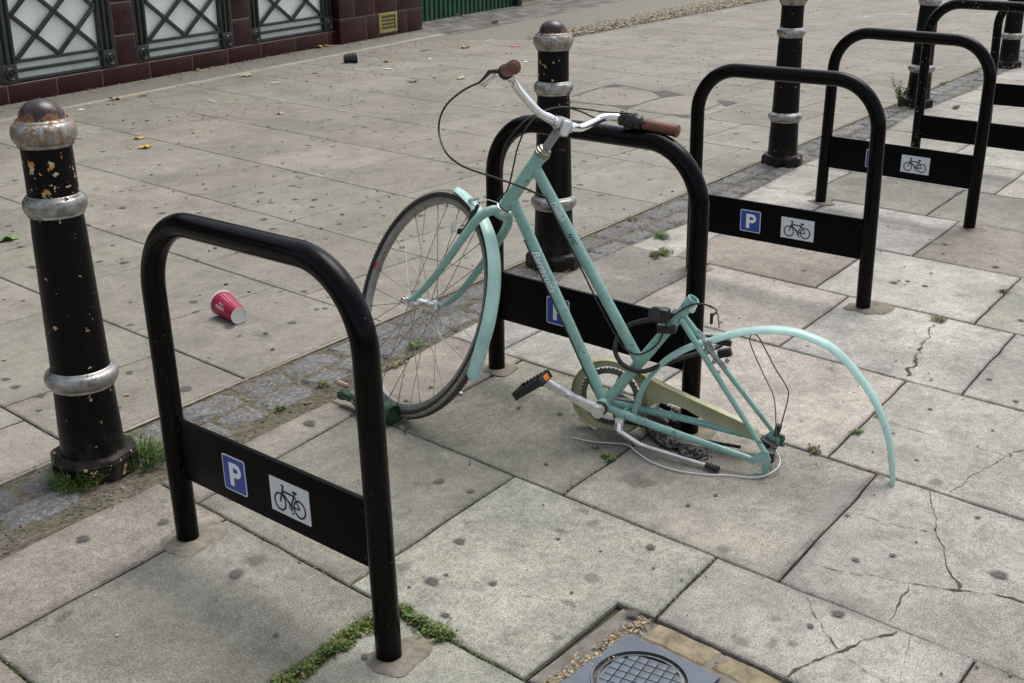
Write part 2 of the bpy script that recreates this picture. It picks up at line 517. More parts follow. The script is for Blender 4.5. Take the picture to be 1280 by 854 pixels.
def thing(name, label, cat, loc=(0, 0, 0), group=None, mat4=None):
    o = bpy.data.objects.new(name, None)
    COL.objects.link(o)
    o.empty_display_size = 0.1
    if mat4 is not None: o.matrix_world = mat4
    else: o.location = loc
    return tag(o, label, cat, group)
def tag(o, label, cat, group=None):
    o['label'] = label; o['category'] = cat
    if group: o['group'] = group
    return o
def structure(o, kind='structure'):
    o['kind'] = kind
    return o
def arc2(cx, cy, r, a0, a1, n):
    return [(cx + r * math.cos(R(a0 + (a1 - a0) * i / n)), cy + r * math.sin(R(a0 + (a1 - a0) * i / n))) for i in range(n + 1)]
def smooth_path(pts, n=8):
    """Catmull-Rom through pts"""
    P = [Vector(p) for p in pts]; out = []
    P = [P[0] * 2 - P[1]] + P + [P[-1] * 2 - P[-2]]
    for i in range(1, len(P) - 2):
        for k in range(n):
            t_ = k / n
            p0, p1, p2, p3 = P[i - 1:i + 3]
            out.append(0.5 * ((2 * p1) + (p2 - p0) * t_ + (2 * p0 - 5 * p1 + 4 * p2 - p3) * t_ ** 2 + (3 * p1 - p0 - 3 * p2 + p3) * t_ ** 3))
    out.append(P[-2])
    return out
def text_geo(s_, size, shear=0.0, spacing=1.0, cuts=1, bold=0.0):
    cu = bpy.data.curves.new('lettering', 'FONT')
    cu.body = s_; cu.size = size; cu.shear = shear; cu.space_character = spacing
    cu.align_x = 'CENTER'; cu.align_y = 'CENTER'; cu.resolution_u = 3; cu.offset = bold
    o = bpy.data.objects.new('lettering', cu); COL.objects.link(o)
    dg = bpy.context.evaluated_depsgraph_get()
    me = bpy.data.meshes.new_from_object(o.evaluated_get(dg))
    bm = bmesh.new(); bm.from_mesh(me)
    bmesh.ops.triangulate(bm, faces=bm.faces[:])
    if cuts:
        bmesh.ops.subdivide_edges(bm, edges=[e for e in bm.edges if e.calc_length() > size * 0.18], cuts=cuts)
        bmesh.ops.triangulate(bm, faces=bm.faces[:])
    bm.verts.index_update()
    vs = [v.co.copy() for v in bm.verts]; fs = [[v.index for v in f.verts] for f in bm.faces]
    bm.free(); bpy.data.objects.remove(o); bpy.data.curves.remove(cu); bpy.data.meshes.remove(me)
    return vs, fs

# ------------------------------------------------------------------ ground
me_ = MB(); me_.add([(-60, -60, -0.016), (90, -60, -0.016), (90, 90, -0.016), (-60, 90, -0.016)], [(0, 1, 2, 3)])
structure(me_.build('ground', 'joint_dirt', smooth=0))

WM = Vector((5.1475, 8.5557, 0)); WD = Vector((0.97031, 0.24186, 0)); WN = Vector((-0.24186, 0.97031, 0))
def wp(u, off=0, z=0):   # point on the facade line
    return WM + WD * u + WN * off + Vector((0, 0, z))
def strip_top(x): return 2.60 + 0.118 * x
def strip_low(x): return strip_top(x) - (0.318 if x < 2.35 else 0.245 + 0.03 * math.sin(x * 3))

def wob(x, y, amp):
    v = noise.noise(Vector((x * 6, y * 6, 3.3))); w_ = noise.noise(Vector((x * 6, y * 6, 9.1)))
    v2 = noise.noise(Vector((x * 30, y * 30, 5.3))); w2 = noise.noise(Vector((x * 30, y * 30, 1.1)))
    return x + amp * v + amp * .6 * v2, y + amp * w_ + amp * .6 * w2

def slab(mb, poly, tint, gap=0.0030, amp=0.004, dz=0.0, tilt=(0, 0), step=0.05, edge=True):
    # subdivide + wobble
    pts = []
    n = len(poly)
    for i in range(n):
        a = Vector(poly[i]); b = Vector(poly[(i + 1) % n]); L = (b - a).length
        k = max(1, int(L / step))
        for j in range(k):
            p = a.lerp(b, j / k)
            pts.append((wob(p.x, p.y, amp)))
    # orientation
    A = sum(pts[i][0] * pts[(i + 1) % len(pts)][1] - pts[(i + 1) % len(pts)][0] * pts[i][1] for i in range(len(pts)))
    if A < 0: pts.reverse()
    n = len(pts)
    def inset(d):
        out = []
        for i in range(n):
            p0 = Vector(pts[i - 1]); p = Vector(pts[i]); p1 = Vector(pts[(i + 1) % n])
            e0 = (p - p0).normalized(); e1 = (p1 - p).normalized()
            n0 = Vector((-e0.y, e0.x)); n1 = Vector((-e1.y, e1.x))
            q = (n0 + n1); q.normalize(); c_ = max(0.5, q.dot(n0))
            g = d * (1 + 0.45 * noise.noise(Vector((p.x * 9, p.y * 9, 20))))
            out.append(p + q * (g / c_))
        return out
    cx = sum(p[0] for p in pts) / n; cy = sum(p[1] for p in pts) / n
    rings = []
    big_ = step < .1 and edge
    for d, z in ((gap, -0.014), (gap, -0.0035), (gap + 0.003, -0.0005), (gap + 0.006, 0.0)) + (((gap + .030, 0.0),) if big_ else ()):
        rings.append([Vector((p.x, p.y, z + dz + (tilt[0] * (p.x - cx) + tilt[1] * (p.y - cy)) * (1 if z > -0.01 else 0))) for p in inset(d)])
    vs = [v for r_ in rings for v in r_]
    fs = []
    for i in range(3):
        for k in range(n):
            l = (k + 1) % n
            fs.append((i * n + k, i * n + l, (i + 1) * n + l, (i + 1) * n + k))
    mb.cc = tuple(q * (.80 if big_ else .9) for q in tint)
    if not big_: fs.append(tuple(range(3 * n, 4 * n))); mb.cc = tint
    o_ = len(mb.v)
    mb.add(vs, fs)
    if big_:
        dk_ = [.88 + .26 * noise.noise(Vector((rings[3][k].x * 5, rings[3][k].y * 5, 31))) for k in range(n)]
        for k in range(n):
            l = (k + 1) % n
            mb.f.append([o_ + 3 * n + k, o_ + 3 * n + l, o_ + 4 * n + l, o_ + 4 * n + k]); mb.mi.append(0)
            mb.c.append([tuple(q * dk_[k] for q in tint), tuple(q * dk_[l] for q in tint), tint, tint])
        mb.f.append([o_ + q for q in range(4 * n, 5 * n)]); mb.mi.append(0); mb.c.append(tint)

def jit(c, a=0.04):
    k = 1 + rnd.uniform(-a, a)
    return tuple(max(0, x * k * (1 + rnd.uniform(-.012, .012))) for x in c)

g_ = (0.222, 0.220, 0.180); gd = (0.200, 0.195, 0.158); gl = (0.292, 0.293, 0.240); p_ = (0.250, 0.224, 0.188)
s_ = (0.282, 0.258, 0.222); w_ = (0.395, 0.358, 0.312); n_ = (0.318, 0.303, 0.268); wg = (0.362, 0.348, 0.312); dk = (0.225, 0.213, 0.185); cr_ = (0.45, 0.42, 0.36)
pv = MB()
XS = [-1.7, -1.06, -0.43, 0.2, 0.80, 1.42, 2.04, 2.66, 3.30, 3.93, 4.57, 5.23, 5.84, 6.47, 7.1, 7.75, 8.4, 9.05, 9.7, 10.4, 11.1, 11.8]
J = {4: ([2.10, 1.55, 0.95, 0.35], [p_, g_, gl, n_, g_]),
     5: ([2.285, 1.73], [p_, gd]),
     6: ([2.25, 1.645, 1.045, 0.44], [p_, gd, s_, n_, n_]),
     7: ([2.42, 1.86, 1.255, 0.66], [wg, n_, w_, n_, n_]),
     8: ([2.37, 1.765, 1.16, 0.55], [dk, w_, wg, n_, s_]),
     9: ([2.60, 1.975, 1.37, 0.78], [wg, p_, wg, gl, n_]),
     10: ([2.50, 1.88, 1.28, 0.65], [wg, wg, p_, n_, s_]),
     11: ([2.72, 2.11, 1.50, 0.9], [n_, dk, dk, n_, s_]),
     12: ([2.80, 2.03, 1.40, 0.8], [wg, n_, cr_, n_, n_]),
     13: ([2.55, 1.9, 1.25, 0.6], [n_, wg, n_, s_, n_]),
     3: ([2.2, 1.6, 1.0, 0.4], [p_, p_, n_, g_, n_])}
for i in range(len(XS) - 1):
    x0, x1 = XS[i], XS[i + 1]
    sl = 0.11
    if i in J: ys, cs_ = J[i]
    else:
        o_ = rnd.uniform(0, .5); ys = [2.5 + 0.05 * max(0, x0 - 8) - o_ - .62 * k for k in range(5)]; cs_ = [rnd.choice([n_, wg, s_, g_, dk]) for _ in range(6)]
    if x0 < 0: ys = [y - .2 for y in ys]
    if i == 5:
        top = [(x0, strip_low(x0)), (x1, strip_low(x1))]
        slab(pv, [(x0, 2.285), (x1, 2.40), (x1, strip_low(x1)), (x0, strip_low(x0))], jit(p_))
        slab(pv, [(x0, 1.73), (x1, 1.80), (x1, 2.40), (x0, 2.285)], jit(gd), tilt=(0.002, 0.001))
        slab(pv, [(1.42, 1.235), (1.745, 1.255), (1.75, 1.165), (x1, 1.20), (x1, 1.80), (x0, 1.73)], jit(gl), dz=0.001)
        slab(pv, [(1.75, 0.845), (1.42, 0.83), (1.42, 0.57), (x1 + .01, 0.62), (x1, 1.20), (1.75, 1.165)], jit(n_))
        slab(pv, [(x0, -.05), (x1, 0.0), (x1 + .01, 0.62), (x0, 0.57)], jit(s_)); slab(pv, [(x0, -.65), (x1, -.6), (x1, 0), (x0, -.05)], jit(n_))
        continue
    ylist = [None] + list(ys)
    last = ys[-1]
    while last > -3.0:
        last -= 0.61; ylist.append(last)
    for k in range(len(ylist)):
        if k + 1 >= len(ylist): break
        ta = (x0, strip_low(x0)) if k == 0 else (x0, ylist[k])
        tb = (x1, strip_low(x1)) if k == 0 else (x1, ylist[k] + (x1 - x0) * sl)
        ba = (x0, ylist[k + 1]); bb = (x1, ylist[k + 1] + (x1 - x0) * sl)
        if ta[1] - ba[1] < 0.05: continue
        c = cs_[k] if k < len(cs_) else rnd.choice([n_, s_, wg, g_])
        slab(pv, [ba, bb, tb, ta], jit(c), tilt=(rnd.uniform(-.003, .003), rnd.uniform(-.003, .003)), dz=rnd.uniform(-.001, .001))
structure(pv.build('pavement', 'slab_old', smooth=0))

# back pavement : regular columns, staggered courses
pb = MB()
XB = [-2.5, -1.85, -1.2, -0.55, 0.1, 0.74, 1.385, 1.98, 2.607, 3.25, 3.915, 4.60, 5.29, 6.0, 6.68, 7.37, 8.05, 8.75, 9.45, 10.15, 10.85, 11.55, 12.25, 12.95, 13.65, 14.35, 15.05, 15.75, 16.45, 17.15, 17.85, 18.6, 19.3, 20, 20.7, 21.4]
ST = {5: (3.03, .63), 6: (3.20, .66), 7: (3.47, .625), 8: (3.97, .625), 9: (4.22, .62), 10: (4.81, .61), 11: (5.09, .64), 12: (4.46, .48), 13: (4.46, .56), 14: (4.3, .60)}
def back_limit(x):      # edge of the regular paving towards the facade
    u = (x - WM.x) / WD.x
    fa = WM.y + WD.y * u - 0.53 / WD.x
    if x < 8.5: return fa
    if x < 9.5: return fa + (7.70 + 0.14 * (x - 9.5) - fa) * (x - 8.5)
    return 7.70 + 0.14 * (x - 9.5)
bt = (0.243, 0.226, 0.189)
for i in range(len(XB) - 1):
    x0, x1 = XB[i], XB[i + 1]
    y0, st = ST.get(i, (rnd.uniform(3.2, 3.8), rnd.uniform(.60, .66)))
    y = y0
    while y - st > strip_top(x0) + .05: y -= st
    ys = []
    a = strip_top(x0) + 0.015; b = strip_top(x1) + 0.015
    cur = (a, b)
    while True:
        lim = (back_limit(x0), back_limit(x1))
        nx = (y, y + 0.055 * (x1 - x0))
        if nx[0] - cur[0] < 0.04: y += st; continue
        stop = nx[0] > lim[0] - 0.1 and nx[1] > lim[1] - 0.1
        nx = (lim[0] if nx[0] > lim[0] - .1 else nx[0], lim[1] if nx[1] > lim[1] - .1 else nx[1])
        nx = (max(nx[0], cur[0]), max(nx[1], cur[1]))
        poly = [(x0, cur[0]), (x1, cur[1])]
        if nx[1] - cur[1] > .02: poly.append((x1, nx[1]))
        if nx[0] - cur[0] > .02: poly.append((x0, nx[0]))
        if len(poly) > 2: slab(pb, poly, jit(bt, .09), gap=0.0032, amp=0.0025, step=0.12, dz=rnd.uniform(-.0006, .0006))
        if stop: break
        cur = nx; y += st
    # dark edging between facade strip etc. comes below
structure(pb.build('paving_back', 'slab_back', smooth=0))

# strip by the facade: darker worn band, pale edging line, blocks and asphalt beyond
def sheet(name, pts, z, mat, sub=0):
    mb = MB(); mb.add([(p[0], p[1], z) for p in pts], [tuple(range(len(pts)))])
    o = mb.build(name, mat, smooth=0); return structure(o)
sheet('facade_strip', [wp(-9, -.46)[:2], wp(3.9, -.46)[:2], wp(4.6, .6)[:2], wp(-9, .6)[:2]], -0.002, 'asphalt')
mb = MB()
uu = -9.0
while uu < 3.85:
    L = rnd.uniform(.75, .95)
    q = [wp(uu, -.53), wp(min(uu + L, 3.9), -.53), wp(min(uu + L, 3.9), -.46), wp(uu, -.46)]
    slab(mb, [(v.x, v.y) for v in q], jit((0.36, 0.33, 0.27)), gap=0.001, amp=0.002, step=.2)
    uu += L
structure(mb.build('edging_kerb', 'slab_back', smooth=0))
sheet('side_road', [(7.9, 8.6), (9.3, 7.35), (22, 9.45), (60, 12), (60, 60), (4, 60), (4, 12), wp(4.2, .0)[:2]], -0.006, 'asphalt')
# worn block paving patch beside the glazed pier
mb = MB()
for i in range(26):
    for k in range(9):
        u0 = 3.95 + i * .21 + (.1 if k % 2 else 0); o0 = -.62 + k * .105
        P4 = [wp(u0, o0), wp(u0 + .205, o0), wp(u0 + .205, o0 + .1), wp(u0, o0 + .1)]
        if P4[0].y < 7.78 + .14 * (P4[0].x - 9.5) + .05 or u0 > 9: continue
        slab(mb, [(v.x, v.y) for v in P4], jit((0.15, 0.145, 0.13), .35), gap=.003, amp=.002, step=.2, dz=-.001)
structure(mb.build('block_paving', 'slab_back', smooth=0))

# cobbled strip
cb = MB()
mb = MB()
n = 200
vs = []; fs = []
for i in range(n + 1):
    x = -3 + 25 * i / n
    vs += [(x, strip_low(x) - .012, -0.0045), (x, strip_top(x) + 0.02, -0.0045)]
for i in range(n): fs.append((2 * i, 2 * i + 2, 2 * i + 3, 2 * i + 1))
mb.add(vs, fs)
structure(mb.build('cobble_bedding', 'mortar', smooth=0))
def sett(mb, cx, cy, L, W, ang, h, tint):
    nx_, ny_ = 9, 6
    vs = []; fs = []
    sd_ = rnd.uniform(0, 100)
    for j in range(ny_ + 1):
        for i in range(nx_ + 1):
            a = i / nx_ * 2 - 1; b = j / ny_ * 2 - 1
            # superellipse footprint
            ex = a * (1 - .10 * abs(b) ** 3); ey = b * (1 - .12 * abs(a) ** 3)
            x = ex * L / 2; y = ey * W / 2
            e = max(abs(a), abs(b))
            z = h * (1 - .9 * max(0, (e - .55) / .45) ** 2.2)
            x += .020 * noise.noise(Vector((a * 1.5, b * 1.5, sd_))); y += .016 * noise.noise(Vector((a * 1.5, b * 1.5, sd_ + 9)))
            z += .0085 * noise.noise(Vector((a * 2.6, b * 1.8, sd_ + 4))) + .002 * noise.noise(Vector((a * 8, b * 8, sd_ + 4)))
            if e > .99: z = -.012
            X = cx + x * math.cos(ang) - y * math.sin(ang); Y = cy + x * math.sin(ang) + y * math.cos(ang)
            vs.append((X, Y, z))
    for j in range(ny_):
        for i in range(nx_):
            k = j * (nx_ + 1) + i
            fs.append((k, k + 1, k + nx_ + 2, k + nx_ + 1))
    mb.cc = tint; mb.add(vs, fs)
for row in range(2):
    x = -2.8 + row * .13
    while x < 20:
        L = rnd.uniform(.14, .235) if x < 4.4 else rnd.uniform(.12, .22)
        cxx = x + L / 2
        cyy = strip_top(cxx) - .012 - (0.056 + row * .118) + rnd.uniform(-.004, .004)
        skip = any(abs(cxx - bx) < .07 for bx in (1.36, 3.54, 5.80, 8.04, 10.4))
        if not skip:
            k = rnd.uniform(.75, 1.25)
            sett(cb, cxx, cyy, L - rnd.uniform(-.010, .004), rnd.uniform(.114, .128), math.atan(.118) + rnd.uniform(-.05, .05), rnd.uniform(.000, .004), (0.150 * k, 0.151 * k, 0.149 * k))
        x += L
structure(cb.build('cobbled_strip', 'granite', smooth=40))
mb = MB(); vs = []; fs = []
for i in range(901):
    x = .5 + 12 * i / 900; wd = .006 * max(0, .55 + noise.noise(Vector((x * 2.2, 0, 0)))) + .0008
    vs += [(x, strip_top(x) + .004 - wd, .0025), (x, strip_top(x) + .004 + wd * .6, .0028)]
for i in range(900): fs.append((2 * i, 2 * i + 2, 2 * i + 3, 2 * i + 1))
mb.add(vs, fs); structure(mb.build('mortar_edge', 'edging', smooth=0))
# rubble packed between the setts and the slabs
mb = MB()
for _ in range(8000):
    x = rnd.uniform(.6, 8); y = rnd.uniform(strip_low(x) - .0, strip_top(x) - .01)
    if y > strip_low(x) + .11 and rnd.random() < .72: continue
    q = rnd.uniform(.0012, .0038) * (1.9 if rnd.random() < .06 else 1); k = rnd.uniform(.3, 1.5)
    mb.cc = (.16 * k, .142 * k, .115 * k)
    mb.box((x, y, -.0042 + q * .2), (q * rnd.uniform(1, 2), q * 1.2, q), Matrix.Rotation(rnd.uniform(0, 3), 3, 'Z') @ Matrix.Rotation(rnd.uniform(-.5, .5), 3, 'X'))
structure(mb.build('rubble', 'grass', smooth=0), 'stuff')

# cracks in the old slabs : ragged ribbons of dirt
ck = MB()
def crack(pts, w0, w1=None, wav=.007):
    w1 = w1 or w0
    P = []
    for i in range(len(pts) - 1):
        a = Vector(pts[i]); b = Vector(pts[i + 1]); k = max(2, int((b - a).length / .006))
        for j in range(k): P.append(a.lerp(b, j / k))
    P.append(Vector(pts[-1]))
    n = len(P); vs = []; fs = []
    seed = pts[0][0] * 7
    for i, p in enumerate(P):
        d = P[min(i + 1, n - 1)] - P[max(i - 1, 0)]; d.normalize(); q = Vector((-d.y, d.x))
        e = min(1, i / 3, (n - 1 - i) / 3)
        off = wav * noise.noise(Vector((p.x * 14, p.y * 14, seed))) * 1.3 * e + wav * .75 * noise.noise(Vector((p.x * 48, p.y * 48, seed))) * e
        wd = .42 * (w0 + (w1 - w0) * i / n) * (.30 + 3.6 * max(0, noise.noise(Vector((p.x * 26, p.y * 26, seed + 5)))) ** 1.2 + .8 * abs(noise.noise(Vector((p.x * 110, p.y * 110, seed + 5))))) * (.4 + .6 * e)
        a = p + q * (off + wd / 2 + .0020 * noise.noise(Vector((p.x * 150, p.y * 150, 1)))); b = p + q * (off - wd / 2 - .0014 * noise.noise(Vector((p.x * 120, p.y * 120, 7))))
        vs += [(a.x, a.y, .0022), (b.x, b.y, .0022)]
    for i in range(n - 1): fs.append((2 * i, 2 * i + 1, 2 * i + 3, 2 * i + 2))
    ck.add(vs, fs)
crack([(2.6634, 0.9769), (2.4604, 0.8737), (2.2664, 0.7417)], .007, .010)
crack([(2.4194, 1.0751), (2.4386, 0.9433), (2.4604, 0.8737)], .004)
crack([(2.1398, 1.0567), (2.1636, 0.9743), (2.1982, 0.8957), (2.2135, 0.8301), (2.2634, 0.7405), (2.2910, 0.6812), (2.3069, 0.6220), (2.3216, 0.5606)], .0035, .013)
crack([(2.2076, 0.8274), (2.1223, 0.8133), (2.0554, 0.8013)], .012, .006)
crack([(2.0262, 0.9769), (1.9648, 0.9126), (1.8960, 0.8293)], .003, .005)
crack([(2.0327, 0.7720), (1.9783, 0.8006), (1.8911, 0.8268), (1.8235, 0.8490), (1.7861, 0.8609), (1.7248, 0.8637)], .006, .012)
crack([(1.8911, 0.8268), (1.8758, 0.7706), (1.8594, 0.7111)], .003)
crack([(2.0433, 0.7516), (1.9658, 0.7265), (1.8743, 0.6943)], .0015)
crack([(2.9661, 0.9038), (2.8268, 0.9230), (2.6785, 0.9343)], .006)
crack([(2.9694, 0.9072), (3.0633, 0.8806), (3.1883, 0.8290)], .006)
crack([(2.9694, 0.9072), (2.9737, 0.8386), (2.9907, 0.7641)], .004)
crack([(2.9739, 1.2222), (2.9687, 1.0708), (2.9694, 0.9072)], .005)
crack([(2.9674, 1.2787), (2.9739, 1.2222)], .003)
crack([(3.8974, 1.4822), (3.6458, 1.4238), (3.3322, 1.3399)], .011, .015, .014)
crack([(3.4728, 1.7828), (3.5650, 1.6306), (3.6587, 1.4432)], .002)
crack([(1.7370, 0.9470), (1.7558, 0.9142), (1.7750, 0.8735)], .002)
crack([(1.6306, 1.4487), (1.6478, 1.3921), (1.6586, 1.3617)], .002)
structure(ck.build('pavement_crack', 'crack', smooth=0))

# chewing-gum spots trodden into the slabs
def blot(mb, x, y, r, z=.0028, seed=0, squash=1.0):
    n = 16; ph = rnd.uniform(0, 6)
    vs = [(x, y, z)]
    for f in (.70, .92, 1.14):
        for k in range(n):
            a = 2 * PI * k / n
            q = r * f * (1 + .50 * noise.noise(Vector((math.cos(a) * 1.3, math.sin(a) * 1.3, seed * 3.1 + ph))) + .22 * noise.noise(Vector((math.cos(a) * 3.2, math.sin(a) * 3.2, ph))))
            X = q * math.cos(a) * squash; Y = q * math.sin(a)
            vs.append((x + X * math.cos(ph) - Y * math.sin(ph), y + X * math.sin(ph) + Y * math.cos(ph), z))
    o = len(mb.v)
    mb.cm = 0; mb.add(vs, [(0, 1 + k, 1 + (k + 1) % n) for k in range(n)])
    for q in (1, 2):
        mb.cm = q
        for k in range(n):
            l = (k + 1) % n
            mb.f.append([o + 1 + (q - 1) * n + k, o + 1 + q * n + k, o + 1 + q * n + l, o + 1 + (q - 1) * n + l]); mb.mi.append(q); mb.c.append(None)
    mb.cm = 0
gm = MB()
for (x, y), r in [((1.8958, 2.4392), .026), ((1.1412, 2.3320), .020), ((1.3093, 2.2589), .017), ((1.2829, 1.9484), .022), ((1.7063, 1.6745), .019), ((1.8850, 1.9190), .015), ((1.8996, 1.8248), .012),
                  ((1.6255, 1.4969), .013), ((1.4745, 1.4902), .012), ((1.4965, 1.6242), .006), ((1.5837, 1.5975), .007), ((1.9721, 1.3354), .016), ((1.7331, 1.2057), .020), ((1.8632, 1.5128), .008), ((1.8852, 1.4075), .005), ((1.9026, 1.2753), .006), ((1.9025, 1.2019), .005),
                  ((1.7099, 1.3494), .006), ((2.3777, 0.6970), .024), ((2.0087, 0.8889), .016), ((2.2296, 0.9600), .012), ((1.9332, 0.9099), .010), ((2.3026, 1.7448), .013), ((2.1386, 1.7800), .009), ((2.4082, 1.9558), .013), ((2.3639, 2.0742), .010),
                  ((4.1813, 1.7749), .020), ((4.2341, 1.7448), .011), ((4.2195, 1.6721), .015), ((4.6396, 1.5642), .018), ((4.8189, 1.8436), .014), ((4.6748, 1.7932), .009), ((4.0690, 1.2619), .016), ((4.0931, 2.1069), .016),
                  ((3.4668, 1.1385), .012), ((3.1348, 1.1809), .009), ((3.3483, 1.0160), .012), ((2.7945, 1.0703), .008), ((3.3609, 1.6921), .007), ((1.8109, 2.9081), .026), ((1.7718, 3.1539), .018), ((1.4972, 3.1915), .020),
                  ((1.4832, 3.3086), .018), ((2.2407, 3.4838), .012), ((2.6129, 4.0250), .015), ((2.8350, 4.1448), .012), ((2.5045, 4.4665), .014), ((2.3632, 5.0944), .016), ((3.4830, 4.1349), .014), ((3.4771, 4.3451), .016), ((3.5598, 4.4393), .010), ((3.1589, 3.8692), .016),
                  ((2.6373, 3.3735), .017), ((2.5378, 3.1847), .013), ((2.5660, 3.1657), .013), ((3.5896, 3.9692), .012), ((2.1829, 2.3496), .012), ((2.3025, 2.3677), .010), ((2.9836, 4.8861), .014), ((3.0482, 4.9052), .01), ((3.4897, 4.9745), .014), ((2.8092, 5.1550), .012),
                  ((4.5124, 5.5923), .012), ((5.7279, 6.6245), .013), ((4.9426, 5.5221), .016), ((3.9486, 4.0189), .012), ((3.4102, 3.5257), .012), ((4.9160, 3.6145), .012), ((6.3639, 3.8111), .022), ((5.1188, 4.0063), .018), ((5.4021, 4.1773), .01), ((5.4328, 3.9718), .012), ((4.3736, 3.2517), .010),
                  ((1.3086, 2.6948), .010), ((1.5449, 1.6027), .022), ((1.2682, 1.5092), .012), ((1.1991, 1.6961), .008), ((2.4481, 1.7875), .009), ((2.5480, 1.1993), .0), ((2.2834, 1.3576), .008), ((2.1934, 1.3796), .008)]:
    if r: blot(gm, x, y, r * .84, .0030 if y < strip_low(x) + .02 else .0016, r)
for _ in range(1000):
    i = rnd.random()
    x = rnd.uniform(.8, 14); y = rnd.uniform(strip_top(x) + .1, back_limit(x) - .1)
    blot(gm, x, y, rnd.choice([.006, .008, .010, .012, .013, .016, .020]) * rnd.uniform(.8, 1.2), .0016, _, rnd.uniform(.6, 1))
for _ in range(60):
    x = rnd.uniform(2.0, 7); y = rnd.uniform(.4, 2.2)
    blot(gm, x, y, rnd.uniform(.003, .008), .0030, _)
structure(gm.build('gum_spots', ['gum0', 'gum1', 'gum2'], smooth=0), 'stuff')
gm = MB()
for (x, y), r in [((1.8967, 1.5356), .024), ((1.9724, 1.5007), .028), ((2.2160, 1.5629), .045), ((2.2187, 1.5205), .03), ((2.0055, 1.5507), .02), ((1.7848, 1.3499), .026), ((1.6759, 1.3284), .022), ((1.5648, 1.2692), .018), ((1.6163, 1.2026), .012), ((1.7962, 0.9865), .022), ((1.8021, 1.0085), .012),
                  ((2.0744, 1.2035), .022), ((1.8539, 0.9090), .014), ((1.9113, 0.9776), .016), ((1.8302, 0.9399), .026), ((0.9550, 2.0791), .03), ((1.3509, 1.9618), .03), ((1.5455, 1.6904), .03), ((2.7099, 0.9824), .026), ((3.2221, 1.5343), .022), ((2.5978, 1.4693), .02), ((2.6417, 1.0996), .018),
                  ((4.1952, 1.5274), .02), ((2.2486, 3.1057), .03), ((1.3857, 2.9390), .03)]:
    blot(gm, x, y, r * .85, .0026 if y < strip_low(x) else .0013, r, rnd.uniform(.45, .9))
structure(gm.build('faint_stains', ['faint0', 'faint1', 'faint2'], smooth=0), 'stuff')
# pale worn band along two edges of the speckled slab
bd_ = MB()
for q, wd in enumerate((.030, .048, .066)):
    bd_.cm = q
    def band(P, side):
        n_ = 40; vs = []; fs = []
        for i in range(n_ + 1):
            t_ = i / n_; a = Vector(P[0]).lerp(Vector(P[1]), t_); e = wd * (.8 + .8 * noise.noise(Vector((a.x * 7, a.y * 7, 2)))) * min(1, 6 * (1 - abs(2 * t_ - 1)) + .2)
            vs += [(a.x, a.y, .0028 - q * .0002), (a.x + side[0] * e, a.y + side[1] * e, .0028 - q * .0002)]
        for i in range(n_): fs.append((2 * i, 2 * i + 1, 2 * i + 3, 2 * i + 2))
        bd_.add(vs, fs)
    band(((2.06, 1.062), (2.64, 1.122)), (0, 1))
for k, al in enumerate((.20, .16, .12)):
    soft('pale%d' % k, (.40, .395, .37), (.48, .47, .44), al); soft('pale%d' % k, (.40, .395, .37), (.48, .47, .44), al)
structure(bd_.build('worn_band', ['pale0', 'pale1', 'pale2'], smooth=0), 'stuff')
# dark triangular fillers between the re-laid slabs, seen past the handlebar
mb = MB()
for tri in ([(6.8237, 5.5832), (6.6478, 5.3507), (6.6166, 5.2820), (6.4830, 5.2818)], [(7.2956, 5.5629), (7.4879, 5.5865), (7.4508, 5.4446), (7.3671, 5.4805)], [(7.3560, 5.1401), (7.4846, 5.1077), (7.3908, 4.8739), (7.2773, 4.8944), (7.1948, 4.9348)], [(6.6719, 5.0138), (6.7737, 4.8967), (6.8532, 4.9067), (6.5954, 4.8065), (6.6253, 4.8691)],
            [(7.3277, 4.5679), (7.3648, 4.5251), (7.3431, 4.3940), (7.1423, 4.3726)], [(6.6587, 4.4973), (6.7204, 4.3801), (6.6168, 4.3175), (6.6003, 4.3814)]):
    mb.add([(p[0], p[1], .0017) for p in tri], [tuple(range(len(tri)))])
for a, b in (((6.6166, 5.2820), (6.6719, 5.0138)), ((6.7963, 5.4485), (7.2956, 5.5629)), ((7.4508, 5.4446), (7.3870, 5.1621)), ((6.7206, 4.8579), (7.2243, 4.9554)), ((6.6416, 4.7533), (6.6154, 4.4549)), ((6.7309, 4.3681), (7.2299, 4.4730))):
    a = Vector(a); b = Vector(b); d = (b - a).normalized(); q = Vector((-d.y, d.x)) * .007
    mb.add([(*(a - q), .0015), (*(b - q), .0015), (*(b + q), .0015), (*(a + q), .0015)], [(0, 1, 2, 3)])
structure(mb.build('asphalt_filler', 'gum', smooth=0))

# pale concrete collars where each stand leg enters the slabs
def collar(x, y, r, name='footing'):
    mb = MB(); n = 30; vs = [(x, y, .0065)]; sdd = x * 3
    for rr_, z in ((.62, .006), (.92, .0042), (1.0, .001)):
        for k in range(n):
            a = 2 * PI * k / n; q = r * rr_ * (.93 + .42 * noise.noise(Vector((math.cos(a) * 1.5, math.sin(a) * 1.5, sdd))) + .10 * noise.noise(Vector((math.cos(a) * 6, math.sin(a) * 6, sdd))))
            vs.append((x + q * math.cos(a), y + q * math.sin(a), z + .0015 * noise.noise(Vector((q * 40 * math.cos(a), q * 40 * math.sin(a), sdd)))))
    fs = [(0, 1 + k, 1 + (k + 1) % n) for k in range(n)]
    for i in range(2):
        for k in range(n):
            l = (k + 1) % n
            fs.append((1 + i * n + k, 1 + (i + 1) * n + k, 1 + (i + 1) * n + l, 1 + i * n + l))
    mb.add(vs, fs)
    structure(mb.build(name, 'collar', smooth=60))

